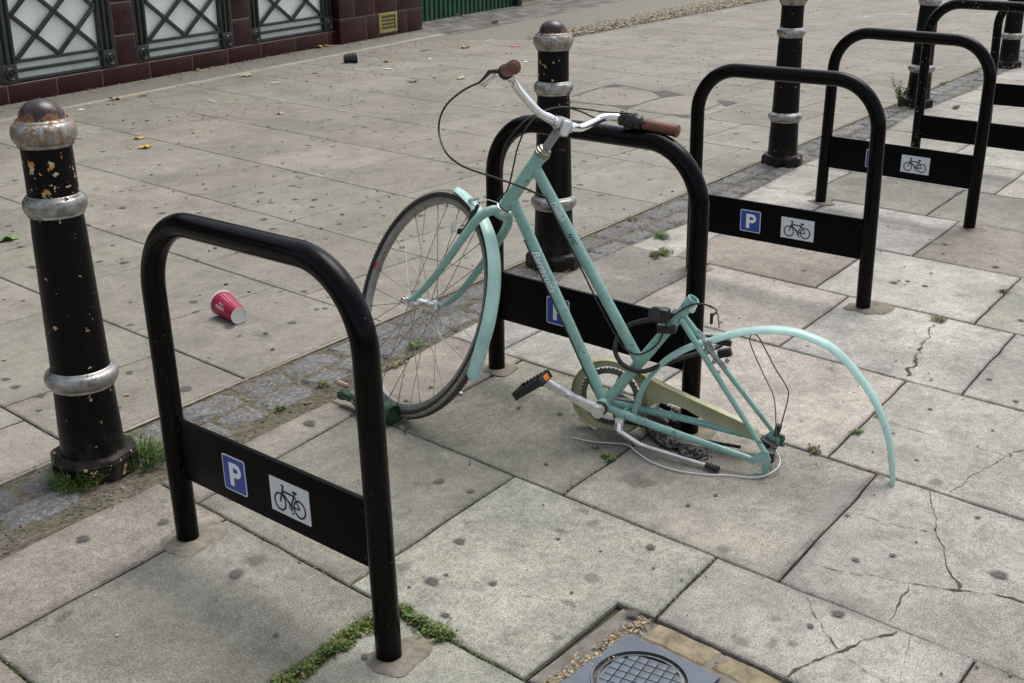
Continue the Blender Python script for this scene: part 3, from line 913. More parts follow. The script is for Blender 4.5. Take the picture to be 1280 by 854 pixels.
# ------------------------------------------------------------------ building with glazed tiles and lattice windows
shop = thing('glazed_tile_building', 'dark red glazed tile building with latticed milky windows behind the pavement', 'building', wp(0, 0, 0))
SI = Matrix.Translation(-wp(0, 0, 0)) 
def loc(u, off, z): return WD * u + WN * off + Vector((0, 0, z))
RW = Matrix((WD, WN, Vector((0, 0, 1)))).transposed()
def fbox(mb, u0, u1, o0, o1, z0, z1, bev=0.0):
    mb.box(loc((u0 + u1) / 2, (o0 + o1) / 2, (z0 + z1) / 2), (u1 - u0, o1 - o0, z1 - z0), RW, bev)
H = 3.4
mb = MB(); fbox(mb, -8.0, 4.18, .20, 4.0, 0, H)
mb.build('wall', 'concrete_grey', shop, 0)
mb = MB(); fbox(mb, -8.3, 4.3, -.12, 4.1, H, H + .22, .01); mb.build('cornice', 'glazed_tile', shop)
def tiles(mbt, u0, u1, o, z0, z1, us, zs, g=.006, depth=.03):
    """tile faces with grout gaps: one box each"""
    for i in range(len(us) - 1):
        for k in range(len(zs) - 1):
            fbox(mbt, us[i] + g / 2, us[i + 1] - g / 2, o, o + depth, zs[k] + g / 2, zs[k + 1] - g / 2, .0025)
# plinth
mb = MB(); us = [-8.0 + .4 * i for i in range(17)]; us = [u for u in us if u < -1.5] + [-1.23, -.79, -.345, .16, .655, 1.10, 1.55, 2.05, 2.55, 2.69]
tiles(mb, 0, 0, -.035, 0, 0, us, [-.02, .127]); mb.build('plinth', 'glazed_tile', shop)
mb = MB(); fbox(mb, -8, 2.69, -.0335, .2, -.02, .1245); mb.build('plinth_core', 'tile_grout', shop, 0)
# pillars
for u0, u1 in ((-1.46, -1.24), (-.16, .06), (1.21, 1.45), (-2.86, -2.66), (-4.2, -4.0)):
    mb = MB(); zs = [.127] + [.355 + .245 * i for i in range(12)] + [H]
    tiles(mb, 0, 0, -.012, 0, 0, [u0, u1], zs, .012, .04)
    pl = mb.build('pillar', 'glazed_tile', shop)
    mb = MB(); fbox(mb, u0 + .001, u1 - .001, -.0095, .205, .127, H - .002); mb.build('grout', 'tile_grout', pl, 0)
# big pier
mb = MB()
zs = [-.02, .232, .47, .71, .95, 1.19, 1.43, 1.67, 1.91, 2.15, 2.39, 2.63, 2.87, 3.11, H]
for k in range(len(zs) - 1):
    us = [2.69, 3.15, 3.38, 3.90, 4.20] if k % 2 == 0 else [2.69, 2.95, 3.30, 3.71, 4.20]
    if k == 0:
        tiles(mb, 0, 0, -.085, 0, 0, [2.69, 3.15, 3.36], [zs[0], zs[1]], .006, .27); tiles(mb, 0, 0, -.085, 0, 0, [3.70, 3.90, 4.20], [zs[0], zs[1]], .006, .27)
        tiles(mb, 0, 0, -.085, 0, 0, [3.36, 3.70], [-.02, .035])
    else: tiles(mb, 0, 0, -.085, 0, 0, us, [zs[k], zs[k + 1]], .006, .27)
pier = mb.build('pier', 'glazed_tile', shop)
mb = MB(); fbox(mb, 2.696, 4.192, -.0835, .205, -.02, H - .001); mb.build('grout', 'tile_grout', pier, 0)
# side return of the pier
# vent
vt = MB(); fbox(vt, 3.365, 3.695, -.088, -.060, .037, .232, .002)
for u0, u1, z0, z1 in ((3.365, 3.695, .205, .232), (3.365, 3.695, .037, .062), (3.365, 3.40, .06, .21), (3.66, 3.695, .06, .21)): fbox(vt, u0, u1, -.097, -.086, z0, z1, .002)
vent = vt.build('vent_grille', 'vent_metal', shop)
vh = MB()
for i in range(8):
    for k in range(4):
        uu = 3.418 + i * .0325; zz = .073 + k * .036
        fbox(vh, uu, uu + .019, -.0895, -.086, zz, zz + .022)
vh.build('vent_holes', 'hole_black', vent, 0)
# lattice windows
def lattice(u0, u1):
    z0, z1 = .130, 2.55
    mb = MB()
    w0 = u0 + .155; w1 = u1 - .155
    fm = .155
    for z in (.143, .208, .272):                          # bottom rails
        fbox(mb, u0 + .13, u1 - .13, -.004, .026, z - .011, z + .011, .004)
    for z in (2.30, 2.365, 2.43):
        fbox(mb, u0 + .13, u1 - .13, -.004, .026, z - .011, z + .011, .004)
    for uu in (u0 + .018, u0 + .072, u0 + .128, u1 - .018, u1 - .072, u1 - .128):
        fbox(mb, uu - .012, uu + .012, -.008, .028, z0 + .1, 2.40, .004)
    # corner blocks with roundels
    for cu in (u0 + .068, u1 - .068):
        for cz in (.196, 2.39):
            fbox(mb, cu - .066, cu + .066, -.016, .03, cz - .066, cz + .066, .004)
            for rr_, dd in ((.044, .016), (.018, .024)):
                T = Matrix.Translation(loc(cu, -.016, cz)) @ (RW.to_4x4()) @ Matrix.Rotation(R(90), 4, 'X')
                mb.lathe([(rr_, 0), (rr_, dd * .5), (rr_ - .006, dd), (rr_ - .012, dd * .6), (.001, dd * .4)], 18, T)
    # diagonal bars
    pu = (w1 - w0) / 4; ph = .152
    zb, zt = .285, .285 + ph * 2 * 6.6
    def clipbar(ua, za, ub, zb_):
        a = loc(ua, .004, za); b = loc(ub, .004, zb_)
        d = (b - a); L = d.length; d.normalize()
        nrm = d.cross(WN); Rm = Matrix((d, WN, nrm)).transposed()
        mb.box((a + b) / 2, (L, .020, .030), Rm, .003)
    rows = 13
    for r_ in range(-4, rows + 1):
        for sgn in (1, -1):
            # start at left edge at height zb + r_*2*ph, rising right (or mirrored)
            pts = []
            za = zb + r_ * 2 * ph
            zbv = za + 4 * ph
            t0 = max(0.0, (zb - za) / (4 * ph)); t1 = min(1.0, (2.29 - za) / (4 * ph))
            if t1 - t0 < .02: continue
            if sgn == 1: clipbar(w0 + (w1 - w0) * t0, za + 4 * ph * t0, w0 + (w1 - w0) * t1, za + 4 * ph * t1)
            else: clipbar(w1 - (w1 - w0) * t0, za + 4 * ph * t0, w1 - (w1 - w0) * t1, za + 4 * ph * t1)
    o = mb.build('window', 'lattice_metal', shop)
    g = MB(); fbox(g, u0 + .004, u1 - .004, .032, .060, z0, 2.46); g.build('pane', 'milky_glass', o, 0)
    g = MB(); fbox(g, u0, u1, -.012, .04, 2.47, H - .002, .004); g.build('lintel', 'glazed_tile', o)
for a, b in ((-.16 - 1.08, -.16), (.06, 1.21), (1.45, 2.68), (-2.66, -1.46), (-4.0, -2.86)): lattice(a, b)

# dark green corrugated hoarding
hd = MB()
O1 = .36
n = 150
vs = []; fs = []
for i in range(n * 6 + 1):
    u = 4.17 + 2.95 * i / (n * 6)
    off = O1 + .010 * (1 if math.sin(u * 2 * PI / .105) > 0 else -1) + .004 * math.sin(u * 2 * PI / .105)
    a = wp(u, off, -.01); b = wp(u, off, 2.3)
    vs += [a, b]
for i in range(n * 6): fs.append((2 * i, 2 * i + 2, 2 * i + 3, 2 * i + 1))
hd.add(vs, fs)
o = hd.build('hoarding_fence', 'timber_green', smooth=20)
tag(o, 'dark green ribbed hoarding fence beyond the glazed tile pier', 'fence')
mb = MB(); mb.box(wp(7.20, .33, 1.15), (.12, .12, 2.34), RW, .01)
tag(mb.build('fence_post', 'plastic_black', smooth=30), 'thick black post ending the dark green hoarding', 'post')
mb = MB(); mb.box(wp(8.9, .62, .9), (3.2, .25, 1.85), RW, .01)
tag(mb.build('far_wall', 'brick_far', smooth=30), 'low sandy brown wall beyond the hoarding post at the top edge', 'wall')

# ------------------------------------------------------------------ manhole cover
slabm = MB()
mc = Vector((1.562, 1.066, 0))
def srect(mb, x0, x1, y0, y1, **k): slab(mb, [(x0, y0), (x1, y0), (x1, y1), (x0, y1)], (0.3, .3, .3), **k)
mb = MB(); srect(mb, 1.435, 1.450, .85, 1.24, gap=.002, amp=.003, dz=-.004); srect(mb, 1.435, 1.668, 1.183, 1.245, gap=.002, amp=.004, dz=-.004)
mb2 = MB()
slab(mb2, [(1.678, 1.0), (1.745, 1.0), (1.745, 1.155), (1.678, 1.15)], (0.3, .3, .3), gap=.003, amp=.010, dz=-.003, step=.02, edge=False)
slab(mb2, [(1.684, .856), (1.745, .856), (1.745, .995), (1.684, .99)], (0.3, .3, .3), gap=.003, amp=.010, dz=-.003, step=.02, edge=False)
structure(mb2.build('cover_surround_stone', 'stone_yellow', smooth=0))
mb3 = MB(); slab(mb3, [(1.432, .85), (1.748, .85), (1.748, 1.245), (1.43, 1.235)], (.3, .3, .3), gap=.002, amp=.002, dz=-.0065)
structure(mb3.build('cover_surround', 'concrete_grey', smooth=0))
cov = thing('manhole_cover', 'small blue grey square manhole frame with round gridded lid', 'manhole cover', (mc.x, mc.y, 0))
fr = MB()
N = 48; ro, hw = .094, .108
vs = []; fs = []
for z in (-.004, .0015):
    for k in range(N):
        a = 2 * PI * k / N + PI / 4
        vs.append((ro * math.cos(a), ro * math.sin(a), z))
        c_, s__ = math.cos(a), math.sin(a); q = hw / max(abs(c_), abs(s__))
        vs.append((q * c_, q * s__, z))
for k in range(N):
    l = (k + 1) % N
    fs.append((2 * N + 2 * k, 2 * N + 2 * k + 1, 2 * N + 2 * l + 1, 2 * N + 2 * l))
    fs.append((2 * k, 2 * N + 2 * k, 2 * N + 2 * l, 2 * l)); fs.append((2 * k + 1, 2 * l + 1, 2 * N + 2 * l + 1, 2 * N + 2 * k + 1))
fr.add(vs, fs)
fr.lathe([(.0935, -.004), (.0935, .0035), (.0895, .0035), (.0895, -.004)], 48, cap=False)
fr.build('frame', 'cover_blue', cov)
ld = MB(); ld.lathe([(.0845, -.012), (.0845, .000), (.0815, .0015), (.078, .0015), (.0775, -.003), (.0005, -.003)], 48, cap=False)
lid = ld.build('lid', 'steel_dark', cov)
gs = MB(); st = .0205; ca, sa = math.cos(R(12)), math.sin(R(12))
for i in range(-5, 6):
    for k in range(-5, 6):
        X = i * st; Y = k * st
        h_ = st * .45
        if math.hypot(X, Y) > .077: continue
        gs.box((X * ca - Y * sa, X * sa + Y * ca, -.0008), (h_ * 2, h_ * 2, .0030), Matrix.Rotation(R(12), 3, 'Z'), .0012)
gs.build('tread_pads', 'cover_blue', lid)

# ------------------------------------------------------------------ bicycle stands
STANDS = [((1.3052, 2.1539), (-0.0068, -0.9994, 0.0338), (-0.0061, 0.0339, 0.9994), (.6787, .7615, .1657, .3087), 'nearest black bicycle stand in the left foreground with both signs'),
          ((2.5467, 2.3242), (-0.0003, -0.9999, 0.0111), (0.0040, 0.0111, 0.9999), (.7119, .7778, .1701, .3199), 'black bicycle stand the mint bicycle leans on'),
          ((3.8247, 2.4482), (0.0125, -0.9998, 0.0167), (-0.0079, 0.0166, 0.9998), (.7157, .7806, .1645, .3097), 'black bicycle stand just behind the bicycle with P and bicycle signs in full view'),
          ((5.1355, 2.5905), (0.0005, -1.0, 0.0004), (0.0134, 0.0004, 0.9999), (.7187, .7955, .1727, .3196), 'black bicycle stand with only its bicycle sign unhidden, second from the back right'),
          ((6.2908, 2.6424), (-0.0037, -1.0, 0.0015), (-0.0034, 0.0015, 1.0), (.7144, .8456, .1361, .2595), 'taller paint-spotted black bicycle stand without signs at upper right'),
          ((7.4475, 2.6913), (-0.0015, -0.9998, 0.0205), (-0.0134, 0.0205, 0.9997), (.7144, .80, .1642, .2943), 'farthest black bicycle stand, cut off at the upper right edge')]
def bike_sign(mb, cx, cz, dep):
    """pictogram of a bicycle, front wheel on the left"""
    o = (0, 0, 0)
    return
for idx, (bx, d, Z, (W, Hc, z0, z1), lab) in enumerate(STANDS):
    d = Vector(d).normalized(); Z = Vector(Z).normalized(); nn = Z.cross(d).normalized()
    # nn should point to the camera side (-x)
    if nn.x > 0: nn = -nn
    root = thing('bicycle_stand', lab, 'bicycle stand', (bx[0], bx[1], 0), 'black bicycle stands along the cobbles')
    r_ = .0255; rc = .165
    P = [Z * -.03, Z * (Hc - rc)]
    P = [Z * -.03] + [Z * ((Hc - rc) * k / 6) for k in range(1, 7)]
    for k in range(1, 15):
        a = R(90 * k / 15); P.append(d * (rc - rc * math.cos(a)) + Z * (Hc - rc + rc * math.sin(a)))
    for k in range(0, 9): P.append(d * (rc + (W - 2 * rc) * k / 8) + Z * Hc)
    for k in range(1, 15):
        a = R(90 - 90 * k / 15); P.append(d * (W - rc + rc * math.cos(a)) + Z * (Hc - rc + rc * math.sin(a)))
    P += [d * W + Z * ((Hc - rc) * (6 - k) / 6) for k in range(0, 6)] + [d * W - Z * .03]
    mb = MB(); mb.tube(P, r_, 28)
    mat = 'speckled_black' if idx >= 4 else 'black_gloss'
    mb.build('tube', mat, root, 50)
    Rp = Matrix((d, nn, Z)).transposed()
    mb = MB(); mb.box(d * (W / 2) + Z * ((z0 + z1) / 2), (W - 2 * r_ + .014, .012, z1 - z0), Rp, .0025)
    panel = mb.build('panel', 'black_panel', root)
    for side in (0, 1):
        for zz in (z0 + .022, z1 - .022):
            mb = MB(); q = d * (W - r_ - .008 if side else r_ + .008) + Z * zz + nn * .006
            T = Matrix.Translation(q) @ nn.to_track_quat('Z', 'Y').to_matrix().to_4x4()
            mb.lathe([(.006, 0), (.006, .002), (.0035, .004), (.0003, .0045)], 12, T); mb.build('bolt', 'black_gloss', panel)
    if idx < 4:
        s0 = .208 if idx else .192; sz = .085 if idx else .079
        cz_ = (z0 + z1) / 2 - .002
        c0 = d * s0 + Z * (cz_ - .041) + nn * .0062
        def rr(x0, y0, x1, y1, r):
            out = []
            for cx, cy, a0 in ((x1 - r, y0 + r, -90), (x1 - r, y1 - r, 0), (x0 + r, y1 - r, 90), (x0 + r, y0 + r, 180)):
                out += arc2(cx, cy, r, a0, a0 + 90, 4)
            return out
        mb = MB(); mb.prism(rr(0, 0, sz, .082, .006), c0, d, Z, nn, .0014)
        sg = mb.build('parking_sign', 'sign_white', root, 30)
        mb = MB(); mb.prism(rr(.003, .003, sz - .003, .079, .005), c0 + nn * .0014, d, Z, nn, .0005)
        mb.build('blue_field', 'sign_blue', sg, 30)
        mb = MB(); q0 = c0 + nn * .0020
        lx = sz * .30; st_ = .0135
        mb.prism([(lx, .014), (lx + st_, .014), (lx + st_, .068), (lx, .068)], q0, d, Z, nn, .0004)
        bowl = [(lx + st_ + .0005, .0625), (lx + st_ + .010, .0625)] + arc2(lx + st_ + .011, .0515, .011, 90, -90, 10) + [(lx + st_ + .0005, .0405)]
        mb.stroke(bowl, .0112, q0, d, Z, nn, .0004)
        mb.build('letter_p', 'letter_white', sg, 0)
        s1 = .378 if idx else .355; sw = .132 if idx else .126
        c1 = d * s1 + Z * (cz_ - .0385) + nn * .0062
        if idx != 1:
            mb = MB(); mb.prism(rr(0, 0, sw, .077, .002), c1, d, Z, nn, .0014)
            sg = mb.build('bicycle_sign', 'sign_white', root, 30)
        mb = MB(); q0 = c1 + nn * .0016; k_ = sw / .132
        def S(pts, w, closed=False): mb.stroke([(x * k_, y) for x, y in pts], w, q0, d, Z, nn, .0004, closed)
        circ = lambda cx, cy, r: arc2(cx, cy, r, 0, 345, 23)
        S(circ(.033, .027, .0185), .0044, True); S(circ(.098, .027, .0185), .0044, True)
        S([(.033, .027), (.046, .062)], .0046); S([(.0475, .0665), (.045, .060), (.0435, .0655), (.039, .0655)], .0045)
        S([(.0445, .0535), (.083, .052)], .0046); S([(.043, .050), (.069, .026)], .0046); S([(.069, .026), (.086, .060)], .0046)
        S([(.078, .0605), (.092, .0605)], .0055); S([(.069, .026), (.098, .027)], .0036); S([(.098, .027), (.083, .052)], .0036)
        S(circ(.069, .024, .0055), .0022, True); S([(.069, .024), (.074, .012)], .0026); S([(.071, .0115), (.078, .0115)], .003); S([(.067, .030), (.064, .036), (.060, .036)], .0022)
        if idx != 1: mb.build('pictogram', 'sign_black', sg, 0)
    base = Vector((bx[0], bx[1], 0)); e = base + d * W; e = e - Z * (e.z / Z.z)
    collar(base.x + .004, base.y - .004, .066 if idx else .080); collar(e.x + .012, e.y - .008, .070 if idx != 2 else .082)

# ------------------------------------------------------------------ bollards
BOL = [((1.362, 2.650), -.014, (1.15, True), 'flaking black cast iron bollard at the left edge beside the nearest stand', 2.3),
       ((3.525, 2.905), -.012, (.75, True), 'black bollard with silver rings right behind the bicycle handlebars', 5.1),
       ((5.790, 3.170), -.006, (.45, False), 'black bollard with its top cut off, between the third and fourth stands', 11.7),
       ((8.06, 3.41), .010, (.85, True), 'black bollard in line with the spotted stand leg, weed at its foot', 17.4),
       ((10.42, 3.66), .0, (1.3, True), 'bollard with a large rusty flake at the right edge of the photo', 23.9)]
for (bx, by), lean, (amt, org), lab, seed in BOL:
    M4 = Matrix.Translation((bx, by, 0)) @ Matrix.Rotation(math.atan(lean / .9), 4, Vector((fw.x, fw.y, 0)).normalized())
    root = thing('bollard', lab, 'bollard', group='cast iron bollards along the cobbled strip', mat4=M4)
    bk, sv, dm = bollard_mats(seed, amt, org)
    # octagonal foot
    mb = MB(); n = 8
    prof = [(.106, -.03), (.106, .040), (.099, .050), (.086, .056)]
    vs = []
    for r__, z in prof:
        for k in range(n):
            a = 2 * PI * (k + .5) / n + .35; vs.append((r__ / math.cos(PI / 8) * math.cos(a) * .98, r__ / math.cos(PI / 8) * math.sin(a) * .98, z))
    fs = []
    for i in range(3):
        for k in range(n): fs.append((i * n + k, i * n + (k + 1) % n, (i + 1) * n + (k + 1) % n, (i + 1) * n + k))
    fs.append(tuple(range(3 * n, 4 * n))); mb.add(vs, fs); mb.build('foot', bk, root, 25)
    mb = MB(); mb.lathe([(.0795, .054), (.0725, .245), (.071, .285), (.0635, .63), (.0600, .69), (.0585, .76), (.0585, .85)], 48, cap=False)
    mb.build('shaft', bk, root, 40)
    def ring(zc, h, ro, ri, name='ring'):
        mb = MB(); pr = [(ri, zc - h * .62), (ri + .006, zc - h * .60), (ri + .006, zc - h * .46)]
        for k in range(0, 13):
            a = R(-80 + 160 * k / 12); pr.append((ri + .004 + (ro - ri - .004) * math.cos(a), zc + h * .46 * math.sin(a)))
        pr += [(ri + .005, zc + h * .52), (ri, zc + h * .6)]
        mb.lathe(pr, 48, cap=False); mb.build(name, sv, root, 45)
    ring(.256, .042, .0900, .0725); ring(.697, .042, .0745, .0600); ring(.868, .052, .0745, .0585)
    mb = MB(); pr = [(.058, .893), (.056, .898), (.0535, .900)]
    for k in range(0, 13):
        a = R(5 + 84.5 * k / 12); pr.append((.0525 * math.cos(a), .899 + .046 * math.sin(a)))
    mb.lathe(pr, 40); mb.build('dome', dm, root, 45)
# flaked patches on the nearest bollard: raised edges of missing paint are modelled in its coat

# ------------------------------------------------------------------ bicycle
BR = Matrix(((-0.32580035, -0.94039356, 0.09754013), (0.90335373, -0.3400752, -0.2613444), (0.27893757, 0.00296714, 0.96030465)))
BO = Vector((2.3706, 1.7701, 0.1007))
MBK = Matrix.Translation(BO) @ BR.to_4x4()
bike = thing('bicycle', 'mint green step-through bicycle with no saddle or rear wheel leaning on a stand', 'bicycle', mat4=MBK)
HB = Vector((0.4221, 0, 0.4119)); AL = R(71.4853); AX = Vector((-math.cos(AL), 0, math.sin(AL))); LH = .1788
FD = Vector((math.sin(AL), 0, math.cos(AL)))
SR = Matrix.Rotation(-0.6996, 3, AX)
e0 = SR @ FD; e1 = SR @ Vector((0, 1, 0)); e2 = SR @ AX
MS = Matrix((e0, e1, e2)).transposed().to_4x4(); MS.translation = HB     # steering frame (fwd, left, up the steerer)
CSL, DZ, DW = .4471, .062, .0631
RA = Vector((-CSL, 0, DZ))
BE = R(71.2071); SD = Vector((-math.cos(BE), 0, math.sin(BE))); LS = .3953
# frame
mb = MB()
hj = HB + AX * .035; tj = HB + AX * (LH - .035); tb = SD * .1608
mb.tube([HB + AX * .002, HB + AX * (LH - .002)], .0178, 20)
for q in (.004, LH - .008): mb.tube([HB + AX * q, HB + AX * (q + .008)], .0195, 20)
mb.tube([Vector((0, 0, 0)), hj], .0153, 18)
mb.tube([tb, tj], .0146, 18)
mb.tube([(0, -.035, 0), (0, .035, 0)], .0205, 20)
st0 = Vector((0, 0, 0)); st1 = SD * LS
mb.tube([st0, SD * (LS - .03)], .0146, 18)
# open seat collar
x_, y_, z_ = frame_of(SD)
Tm = Matrix((x_, y_, z_)).transposed().to_4x4(); Tm.translation = SD * (LS - .035)
mb.lathe([(.0146, 0), (.0165, .004), (.0168, .034), (.0150, .036), (.0132, .035), (.0130, .004), (.0005, .003)], 22, Tm, cap=False)
for sy in (1, -1):
    mb.tube(smooth_path([(-.012, sy * .016, -.001), (-.08, sy * .030, .008), (-.20, sy * .048, .026), (-CSL + .035, sy * DW, DZ - .008)], 6), [.0105 + .001 * math.sin(k / 18 * PI) - .0032 * (k / 18) ** 2 for k in range(19)], 14)
    a = SD * (LS - .062) + Vector((-.008, sy * .015, 0)); b = Vector((-CSL + .008, sy * DW, DZ + .024))
    mb.tube([a, a.lerp(b, .5), b], [.0078, .0075, .0064], 12)
    # dropout plate
    mb.prism([(-CSL + .040, DZ - .016), (-CSL + .036, DZ - .004), (-CSL + .016, DZ + .028), (-CSL + .004, DZ + .030), (-CSL - .012, DZ + .010), (-CSL - .014, DZ - .012), (-CSL - .004, DZ - .022), (-CSL + .004, DZ - .012), (-CSL + .008, DZ - .002), (-CSL + .018, DZ - .006), (-CSL + .022, DZ - .020)],
             (0, sy * DW - .0025, 0), (1, 0, 0), (0, 0, 1), (0, 1, 0), .005)
mb.tube([(-.060, -.022, .004), (-.060, .022, .004)], .0065, 10)
a = SD * (LS - .062) + Vector((-.008, 0, 0)); b = Vector((-CSL, 0, DZ + .02)); q = a.lerp(b, .26)
mb.tube([q + Vector((0, -.03, 0)), q + Vector((0, .03, 0))], .0065, 10)
# hanger hooking under the near dropout
mb.prism([(-CSL + .004, DZ - .016), (-CSL - .012, DZ - .010), (-CSL - .020, DZ - .022), (-CSL - .018, DZ - .036), (-CSL + .004, DZ - .042), (-CSL + .020, DZ - .034), (-CSL + .004, DZ - .034), (-CSL - .006, DZ - .028)],
         (0, DW + .003, 0), (1, 0, 0), (0, 0, 1), (0, 1, 0), .004)
frame = mb.build('frame', 'mint', bike, 40)
# cable stop bosses + seat clamp
mb = MB()
mb.tube([SD * (LS - .024) + Vector((-.016, .016, 0)), SD * (LS - .024) + Vector((-.016, -.016, 0))], .0045, 10)
mb.tube([SD * (LS - .024) + Vector((-.016, .016, 0)), SD * (LS - .024) + Vector((-.016, .022, 0))], .0075, 12)
mb.build('seat_clamp', 'alloy', bike)
# lettering on the tubes (laid round the tube surface)
def tube_text(s__, size, A, B, t_c, rad, mat, name, shear=.35, ang0=90, spacing=1.0, bold=0.0):
    A = Vector(A); B = Vector(B); d = (B - A).normalized()
    side = Vector((0, 1, 0)); upv = d.cross(side).normalized()
    if upv.x > 0 and upv.z < 0: pass
    # letters stand with their heads towards the rear of the bike
    if (upv.x) > 0: upv = -upv
    vs, fs = text_geo(s__, size, shear, spacing, 1, bold)
    c = A.lerp(B, t_c); out = []
    for v in vs:
        a = v.y / rad + R(ang0)
        out.append(c + d * v.x + (side * math.sin(a) + upv * -math.cos(a)) * (rad + .0006))
    mb = MB(); mb.add(out, fs); return mb.build(name, mat, frame, 0)
tube_text('Barracuda', .0290, HB + AX * .035, (0, 0, 0), .345, .0153, 'letter_white', 'lettering', .42, 100, 1.0, .0004)
tube_text('Delilah', .0205, tj, tb, .225, .0146, 'letter_white', 'lettering', .40, 98, 1.0, .0004)
tube_text('NYC', .0165, tj, tb, .365, .0146, 'letter_dark', 'lettering', .25, 98, 1.0, .0004)
# headset
mb = MB()
T = MS @ Matrix.Translation((0, 0, 0))
mb.lathe([(.0195, -.014), (.0215, -.010), (.0215, -.002), (.0185, .000)], 24)
mb.build('crown_race', 'chrome', bike, 40, MS); mb = MB()
mb.lathe([(.0185, LH), (.0215, LH + .002), (.0215, LH + .006), (.0200, LH + .007), (.0205, LH + .008), (.0205, LH + .013), (.0175, LH + .015), (.0170, LH + .021), (.0125, LH + .023)], 24)
mb.build('headset', 'headset_metal', bike, 40, MS)
# stem
mb = MB()
mb.tube([(0, 0, LH + .02), (0, 0, .250), (.000, 0, .262)], [.0112, .0112, .0118], 18)
mb.tube([(-.014, 0, .252), (-.004, 0, .272), (.002, 0, .281)], [.013, .014, .0135], 16)
mb.tube([(.0, -.018, .277), (.0, .018, .277)], .0185, 20)
mb.tube([(-.016, .012, .262), (-.016, .0185, .262)], .007, 10)
stem = mb.build('stem', 'dull_alloy', bike, 40, MS)
mb = MB(); mb.box((-.009, 0, .2745), (.038, .026, .040), Matrix.Rotation(R(22), 3, 'Y'), .009); mb.tube([(0, -.020, .277), (0, .020, .277)], .0165, 20)
clp = mb.build('bar_clamp', 'clamp_alloy', stem, 40)
mb = MB(); mb.tube([(-.018, .0125, .266), (-.018, .0142, .266)], .0045, 12); mb.build('clamp_bolt', 'steel_dark', clp)
# handlebar
bl_ = [(0, 0, .277), (.008, .040, .2775), (.020, .075, .279), (.048, .125, .296), (.0600, .154, .310), (.052, .186, .326), (.030, .214, .340), (.013, .229, .349)]
pl_ = smooth_path(bl_, 5); pr_ = [Vector((p.x, -p.y, p.z)) for p in pl_]
mb = MB(); mb.tube(list(reversed(pr_[1:])) + pl_, [.0105 if abs(p.y) > .05 else .0118 for p in list(reversed(pr_[1:])) + pl_], 16)
mb.tube([(-.0, -.032, .277), (0, .032, .277)], .0128, 18)
bar = mb.build('handlebar', 'chrome', bike, 50, MS)
for sy in (1, -1):
    a = Vector((.016, sy * .226, .3475)); b = Vector((-.068, sy * .272, .4005)); dd = (b - a).normalized()
    if sy == 1: a = a.lerp(b, .05)
    else: a = a.lerp(b, .12)
    mb = MB(); L_ = (b - a).length
    pts = [a + dd * (L_ * k / 22) for k in range(23)]
    rr_ = [.0155 + (.0007 if k % 2 else 0) for k in range(21)] + [.0172, .0165]
    mb.tube(pts, rr_, 20)
    mb.tube([b, b + dd * .002], [.0135, .011], 18)
    mb.build('grip', 'grip_brown', bar, 50)
# left lever: clamp, black blade, silver adjuster
def ST_(p): return Vector(p)
mb = MB()
mb.tube([(.013, .226, .347), (.0, .234, .3555)], .0185, 16)
mb.tube([(.010, .232, .350), (0.0550, 0.2350, 0.3160), (0.0660, 0.2300, 0.2930), (0.0890, 0.2200, 0.2620)], [.009, .0065, .0045, .003], 10, flat=.7)
lev = mb.build('brake_lever', 'plastic_black', bar)
mb = MB(); mb.tube([(0.0500, 0.2150, 0.3200), (0.0760, 0.2050, 0.2880), (0.0920, 0.2000, 0.2640)], [.0045, .004, .0065], 10); mb.tube([(0.0920, 0.2000, 0.2640), (0.1110, 0.1950, 0.2500)], [.0068, .003], 10)
mb.build('adjuster', 'chrome', lev)
# crumpled black wrap and lever at the right grip
mb = MB()
a = Vector((.050, -.188, .328)); b = Vector((-.002, -.236, .359))
n = 12; pts = [a.lerp(b, k / n) for k in range(n + 1)]
mb.tube(pts, [.0145 + .0075 * math.sin(PI * min(1, (k + 1) / n * 1.05)) + .0022 * math.sin(k * 2.3) for k in range(n + 1)], 18)
for i, v in enumerate(mb.v):
    q = noise.noise(Vector(v) * 90) * .0032; mb.v[i] = (v[0] + q, v[1] + q * .5, v[2] + q)
wrap = mb.build('grip_wrap', 'plastic_black', bar, 25)
mb = MB(); mb.tube([(.035, -.20, .330), (.06, -.205, .318), (.075, -.235, .322), (.06, -.275, .345)], [.007, .005, .004, .003], 10, flat=.6); mb.build('brake_lever', 'plastic_black', bar)
# cables
def cable(pts, r=.0022, mat='rubber', name='cable', n=8):
    mb = MB(); mb.tube(smooth_path(pts, n), r, 8); return mb.build(name, mat, bike, 60)
cable([(0.5410, 0.1084, 0.7270), (0.5974, 0.0506, 0.6773), (0.6545, -0.0167, 0.6121), (0.6760, -0.0462, 0.5602), (0.6714, -0.0564, 0.5144), (0.5620, 0.1500, 0.5460), (0.5320, 0.1200, 0.5190), (0.5000, 0.1000, 0.5100), (0.4590, 0.0750, 0.5040), (0.3830, 0.0450, 0.4970), (0.3160, 0.0220, 0.4870)], .0027)
cable([(0.2079, -0.1602, 0.7219), (0.2720, -0.1419, 0.7065), (0.3279, -0.1191, 0.6989), (0.3752, -0.0770, 0.6936), (0.4066, -0.0317, 0.6746), (0.4209, 0.0067, 0.6351), (0.4231, 0.0253, 0.5831), (0.4157, 0.0389, 0.5300), (0.4164, 0.0345, 0.4712), (0.4452, 0.0037, 0.4270)], .0022)
cable([(0.2864, -0.1221, 0.6871), (0.3376, -0.1121, 0.6926), (0.3745, -0.0764, 0.6934), (0.4201, -0.0266, 0.6644), (0.4390, 0.0053, 0.6349), (0.4595, 0.0169, 0.5795), (0.4570, 0.0202, 0.5259), (0.4355, 0.0203, 0.4670), (0.4321, 0.0089, 0.4469)], .0022)
